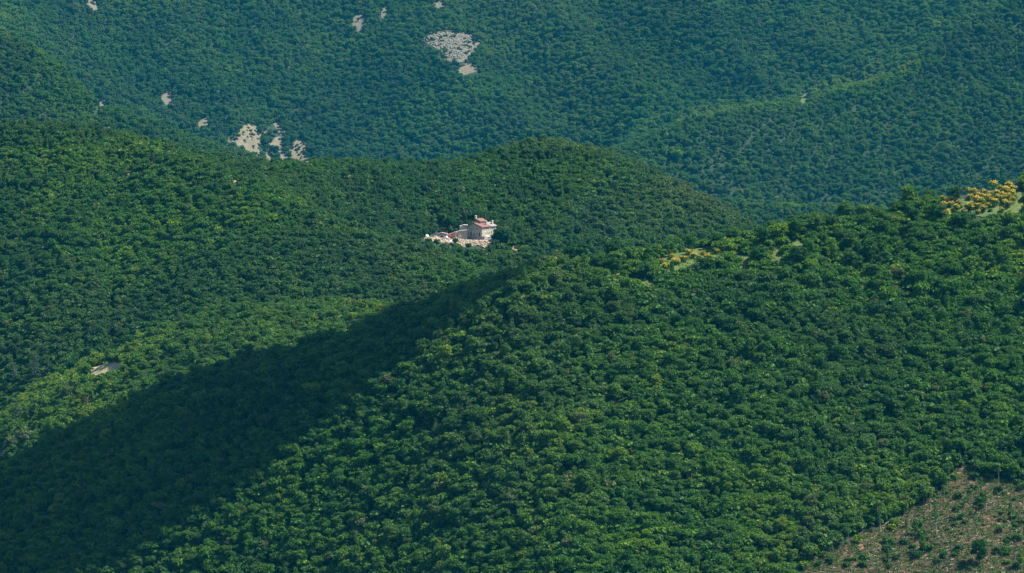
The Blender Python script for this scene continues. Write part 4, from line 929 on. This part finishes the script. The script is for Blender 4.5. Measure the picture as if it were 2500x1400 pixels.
# kinds
kidx = rng.integers(0, 13, N)
slim = rng.random(N) < np.where((layer == 3) | ((layer == 2) & (px < 700) & (py < 480)), .35, .05)
kidx = np.where(slim, rng.integers(13, 15, N), kidx); small = ridge & (rng.random(N) < .35); kidx = np.where(small, rng.integers(15, 17, N), kidx); sz = np.where(small, sz*1.3, sz)
# low growth between the trees
nu = 150000; uy = 1600 + 2000*rng.random(nu)**.8; ux = (rng.random(nu)*2 - 1)*uy*.155
nr = 12000; ux = np.concatenate([ux, rng.uniform(-20, 330, nr)]); uy = np.concatenate([uy, rng.uniform(1700, 1995, nr)])
uz = H(ux, uy); upx, upy = project(ux, uy, uz); uny = tab(NY, col_of(ux, uy))
ul = (uy > uny[8]).astype(int) + (uy > uny[10]) + (uy > uny[12]) + (uy > uny[14])
k = (ul < 4) & (hidden_by(ux, uy, uz + 2) < 25) & (upx > -60) & (upx < 2560) & (upy < 1450) & ~inpoly(upx, upy, CLEAR)
k &= (np.arange(len(ux)) < nu) | ((upx > 1380) & (upy < np.interp(upx, [1380, 1600, 2000, 2500], [690, 760, 790, 860])) & (uy < uny[7] + 25))
for poly in [g_[0] for g_ in GRASS] + [SITE, [(2290,478),(2364,452),(2428,440),(2492,436),(2495,512),(2364,520),(2290,520)], [(1610,628),(1740,606),(1745,634),(1660,650),(1612,656)]] + [q_[0] for q_ in PATCH]:
    for hh in (0, 1.3, 2.6, 3.9, 5.2): qx, qy = project(ux, uy, uz + hh); k &= ~(inpoly(qx, qy, poly) & ((hh < 3.5) | (upx < 1380)))
k &= np.hypot(ux - hx - 1, uy - hy - 8) > 13
ux, uy, uz, upx, upy, ul = ux[k], uy[k], uz[k], upx[k], upy[k], ul[k]; nu = len(ux)
A = np.concatenate([A, ux]); B = np.concatenate([B, uy]); Z = np.concatenate([Z, uz]); px = np.concatenate([px, upx]); py = np.concatenate([py, upy]); hb = np.concatenate([hb, np.zeros(nu)])
layer = np.concatenate([layer, ul]); sz = np.concatenate([sz, np.where((upx > 1380) & (upy < 700) & (ul == 0), rng.uniform(.8, 1.9, nu), rng.uniform(1.1, 2.6, nu))]); u = np.concatenate([u, rng.random(nu)]); ridge = np.concatenate([ridge, np.zeros(nu, bool)]); kidx = np.concatenate([kidx, rng.integers(15, 17, nu)]); N = len(A)
print('low growth', nu)
# colour: broad drifts, groves, and each tree's own
tint = .40 + .22*fbm(A/90, B/90, 71, 2) + .26*fbm(A/26, B/26, 73, 2) + rng.normal(0, 1, N)*np.where(layer >= 4, .07, .11)
dry = .10 + .14*fbm(A/70, B/70, 81, 2) + np.abs(rng.normal(0, .10, N))
tint += (layer >= 4)*(.16*fbm(A/170, B/260, 91, 3)); dry += (layer >= 4)*np.clip(.30*fbm(A/120, B/300, 93, 3), 0, .3)
tint += (layer == 2)*-.07 + (layer == 3)*-.10
tint += (layer == 2)*.12*fbm(A/60, B/110, 95, 2)
def bump_at(cx, cy, rx, ry): return np.exp(-(((px-cx)/rx)**2 + ((py-cy)/ry)**2))
tint += (layer == 1)*.13 + (layer == 0)*(.16*bump_at(1450, 1080, 260, 120) + .12*bump_at(2350, 1010, 220, 60) + .10*bump_at(1700, 1250, 700, 120) - .10*bump_at(1700, 800, 700, 90))
tint += (layer <= 1)*(.22*bump_at(150, 1020, 160, 70) + .15*bump_at(330, 880, 120, 60))
tint += (layer == 2)*(.14*bump_at(150, 390, 400, 80) - .06*bump_at(600, 430, 160, 60))
dry += (layer == 3)*(.30*bump_at(1700, 480, 160, 90) + .2*bump_at(1450, 360, 200, 30)) + (layer == 2)*.10*bump_at(500, 400, 150, 60)
band = np.interp(px, [1600, 1700, 1800, 2000, 2100, 2200, 2260], [320, 298, 276, 238, 215, 190, 170])
tint += (layer >= 5)*.42*np.exp(-((py-band+4)/19)**2)*(px > 1650)*(px < 2250)
tint += np.where(rng.random(N) < .04, rng.uniform(.15, .45, N), 0)
dry = np.where(rng.random(N) < .012, .8, dry)
tint += (np.arange(N) >= N - nu)*(layer == 0)*(py < 690)*(px > 1380)*.22
tint = np.clip(tint, .02, .98); dry = np.clip(dry, 0, .85)
spin = np.stack([rng.uniform(-.06, .06, N), rng.uniform(-.06, .06, N), rng.uniform(0, 6.283, N)], 1)
szv = np.stack([sz, sz*rng.uniform(.85, 1.15, N), sz*rng.uniform(.85, 1.2, N)], 1)
P = np.stack([A, B, Z - .3], 1)
# the largest trees of the near slope stand as things of their own
infr = (px > 12) & (px < 2488) & (py < 1430) & (py > 480) & (layer == 0) & (hb < 4) & (kidx < 15)
score = np.where(infr, sz/B*(1 + .05*rng.random(N)), 0)
order = np.argsort(-score)[:260]; single_ = np.zeros(N, bool); single_[order] = True
def zone(x, y):
    sh = np.interp(x, [0, 200, 350, 500, 640, 760, 880, 1000, 1130, 1250, 1300], [1500, 1420, 1345, 1260, 1150, 1060, 985, 900, 800, 720, 640])
    if x < 1290 and y < sh - 20: return 'deep in cloud shadow' if y < sh - 130 else 'near the cloud shadow edge'
    if x < 1290 and y < sh + 70: return 'just out of cloud shadow'
    if inpoly(np.array([x]), np.array([y]), grow(CLEAR, 75))[0]: return 'bordering the felled slope'
    if y < np.interp(x, [1290, 1600, 2000, 2500], [730, 770, 800, 850]): return 'just under the bushy ridge'
    if y > 1290: return 'low on the sunlit slope'
    if x < 1500: return 'on the sunlit rounded spur'
    return 'high in the sunlit wood' if y < 1000 else 'midway up the sunlit wood'
cent = {}
for q in order:
    k_, i_ = WOODKIND[kidx[q]]; t_, d_ = tint[q], dry[q]
    colr = 'browned olive' if d_ > .38 else 'very dark green' if t_ < .27 else 'dark green' if t_ < .40 else 'mid green' if t_ < .53 else 'light green' if t_ < .68 else 'bright yellow-green'
    shp = {'round': 'round-headed', 'wide': 'broad spreading', 'tall': 'tall oval', 'ragged': 'uneven ragged'}.get(k_, 'slender')
    zn = zone(px[q], py[q]); lb = '%s %s tree %s' % (colr, shp, zn)
    e = plant('broadleaf_tree', k_, tuple(P[q]), float(szv[q, 0]), lb, 'tree', '%s %s trees %s' % (colr, shp, zn), t_, d_, spin=float(spin[q, 2]), i=i_, sz=float(szv[q, 2]))
rest = ~single_
WOODS = [(0, 'near_wood', 'dense sunlit and cloud-shaded broadleaf wood covering the near slope'), (1, 'valley_wood', 'bright mixed wood on the low spur in the valley'), (2, 'hill_wood', 'dense green wood covering the broad hill beyond the valley'),
         (3, 'round_hill_wood', 'wood covering the round-topped hill behind the stone house'), (4, 'spur_wood', 'hazy wood on the far spur with the gully beside it'), (5, 'distant_hill_wood', 'hazy blue-green wood on the far low hill behind the yellow broom ridge'), (6, 'mountain_wood', 'hazy blue-green wood covering the farthest mountain side')]
for li, nm, lb in WOODS:
    k = rest & (layer == li)
    if k.sum(): mass(nm, P[k], kidx[k], spin[k], szv[k], tint[k], dry[k], lb)
print('TREES', N, [int((layer == i).sum()) for i in range(7)], 'kinds singled', int(single_.sum()))

# things that still read alike: say which one by its height in the view
NUM = 'two three four five six seven eight nine ten eleven twelve thirteen fourteen fifteen'.split(); ORD = 'second third fourth fifth sixth seventh eighth ninth tenth eleventh twelfth thirteenth fourteenth'.split()
same = {}
for o in COL.objects:
    if o.parent is None and 'category' in o and 'label' in o: same.setdefault(o['label'], []).append(o)
for lb, os_ in same.items():
    n = len(os_)
    if n < 2 or n > 15: continue
    os_.sort(key=lambda o: float(project(o.location.x, o.location.y, o.location.z)[1]))
    for i, o in enumerate(os_):
        w = 'highest' if i == 0 else 'lowest' if i == n-1 else ORD[i-1] + ' highest'
        o['label'] = lb + ', ' + (('upper' if i == 0 else 'lower') + ' of two' if n == 2 else w + ' of ' + NUM[n-2])
        if len(o['label'].split()) > 16: o['label'] = lb
# ------------------------------------------------------------------ a cloud whose shadow lies across the near slope
LOW = [(1300,642),(1255,720),(1130,800),(1000,900),(880,985),(795,1056),(692,1140),(562,1246),(424,1331),(282,1411),(140,1470)]
UPP = [(1290,650),(1180,700),(1080,742),(1000,775),(850,836),(740,872)]
base = [Vector(at(x, min(y, 1499))) for x, y in LOW]
base += [Vector((-330, 1800, -330)), Vector((-420, 2010, -330))]
for x in (0, 250, 500, 640):
    yc = float(np.interp(x, C, Yc[0])) + 38; X_ = (x-CX)/F*yc; base.append(Vector((X_, yc, float(H(X_, yc)[0]))))
base += [Vector(at(x, y)) for x, y in UPP[::-1]]
CZ = 430.0
poly = [((p + SD*((CZ - p.z)/SD.z)).x, (p + SD*((CZ - p.z)/SD.z)).y) for p in base]
pa = np.array(poly)
def edge_dist(x, y):
    d = 1e9
    for i in range(len(poly)):
        a = pa[i]; b = pa[(i+1) % len(poly)]; ab = b-a; t = max(0, min(1, ((x-a[0])*ab[0] + (y-a[1])*ab[1])/(ab@ab + 1e-9))); d = min(d, math.hypot(x-a[0]-t*ab[0], y-a[1]-t*ab[1]))
    return d
bmc = bmesh.new(); bmesh.ops.create_icosphere(bmc, subdivisions=2, radius=1); icoV = np.array([v.co[:] for v in bmc.verts]); icoF = np.array([[v.index for v in f.verts] for f in bmc.faces]); bmc.free()
rc = random.Random(4); VV = []; FF = []; k = 0
for gxx in np.arange(pa[:, 0].min(), pa[:, 0].max(), 9.0):
    for gyy in np.arange(pa[:, 1].min(), pa[:, 1].max(), 9.0):
        x, y = gxx + rc.uniform(-3, 3), gyy + rc.uniform(-3, 3)
        if not inpoly(np.array([x]), np.array([y]), poly)[0]: continue
        d = edge_dist(x, y)
        if d < 5: continue
        r_ = min(d*1.0, 42)*rc.uniform(.85, 1.0)
        if r_ > 25 and rc.random() < .45: continue
        v = icoV*(1 + .12*np.sin(icoV[:, [1, 2, 0]]*5 + k))*[r_, r_, r_*.34 + 1]
        VV.append(v + [x, y, CZ + rc.uniform(0, .35)*r_]); FF.append(icoF + k*len(icoV)); k += 1
cl, ct, co = nt('cloud_white'); cp = ct.nodes.new('ShaderNodeBsdfDiffuse'); cp.inputs[0].default_value = (.85, .86, .88, 1); ct.links.new(cp.outputs[0], co.inputs[0])
c0 = np.concatenate(VV); cm_ = c0.mean(0)
tag(link('cloud', mesh_np('cloud', c0 - cm_, np.concatenate(FF), [cl], smooth=True), loc=tuple(cm_)), 'long white cloud drifting high over the near slope', kind='structure')

# ------------------------------------------------------------------ the air
mb = MB(); zl = float(GZ.min()) - 1.5; mb.box(-5650, 5650, -800, 9850, zl, max(float(GZ.max()) + 15, 30))
hm, ht, ho = nt('haze'); vp = ht.nodes.new('ShaderNodeVolumePrincipled'); vp.inputs['Density'].default_value = HAZE_DENSITY; vp.inputs['Color'].default_value = (*HAZE_COLOR, 1); vp.inputs['Anisotropy'].default_value = 0
ht.links.new(vp.outputs[0], ho.inputs['Volume'])
tag(mb.build('haze', hm), 'thin blue air filling the valleys', kind='stuff')
print('haze box', zl, float(GZ.max()))
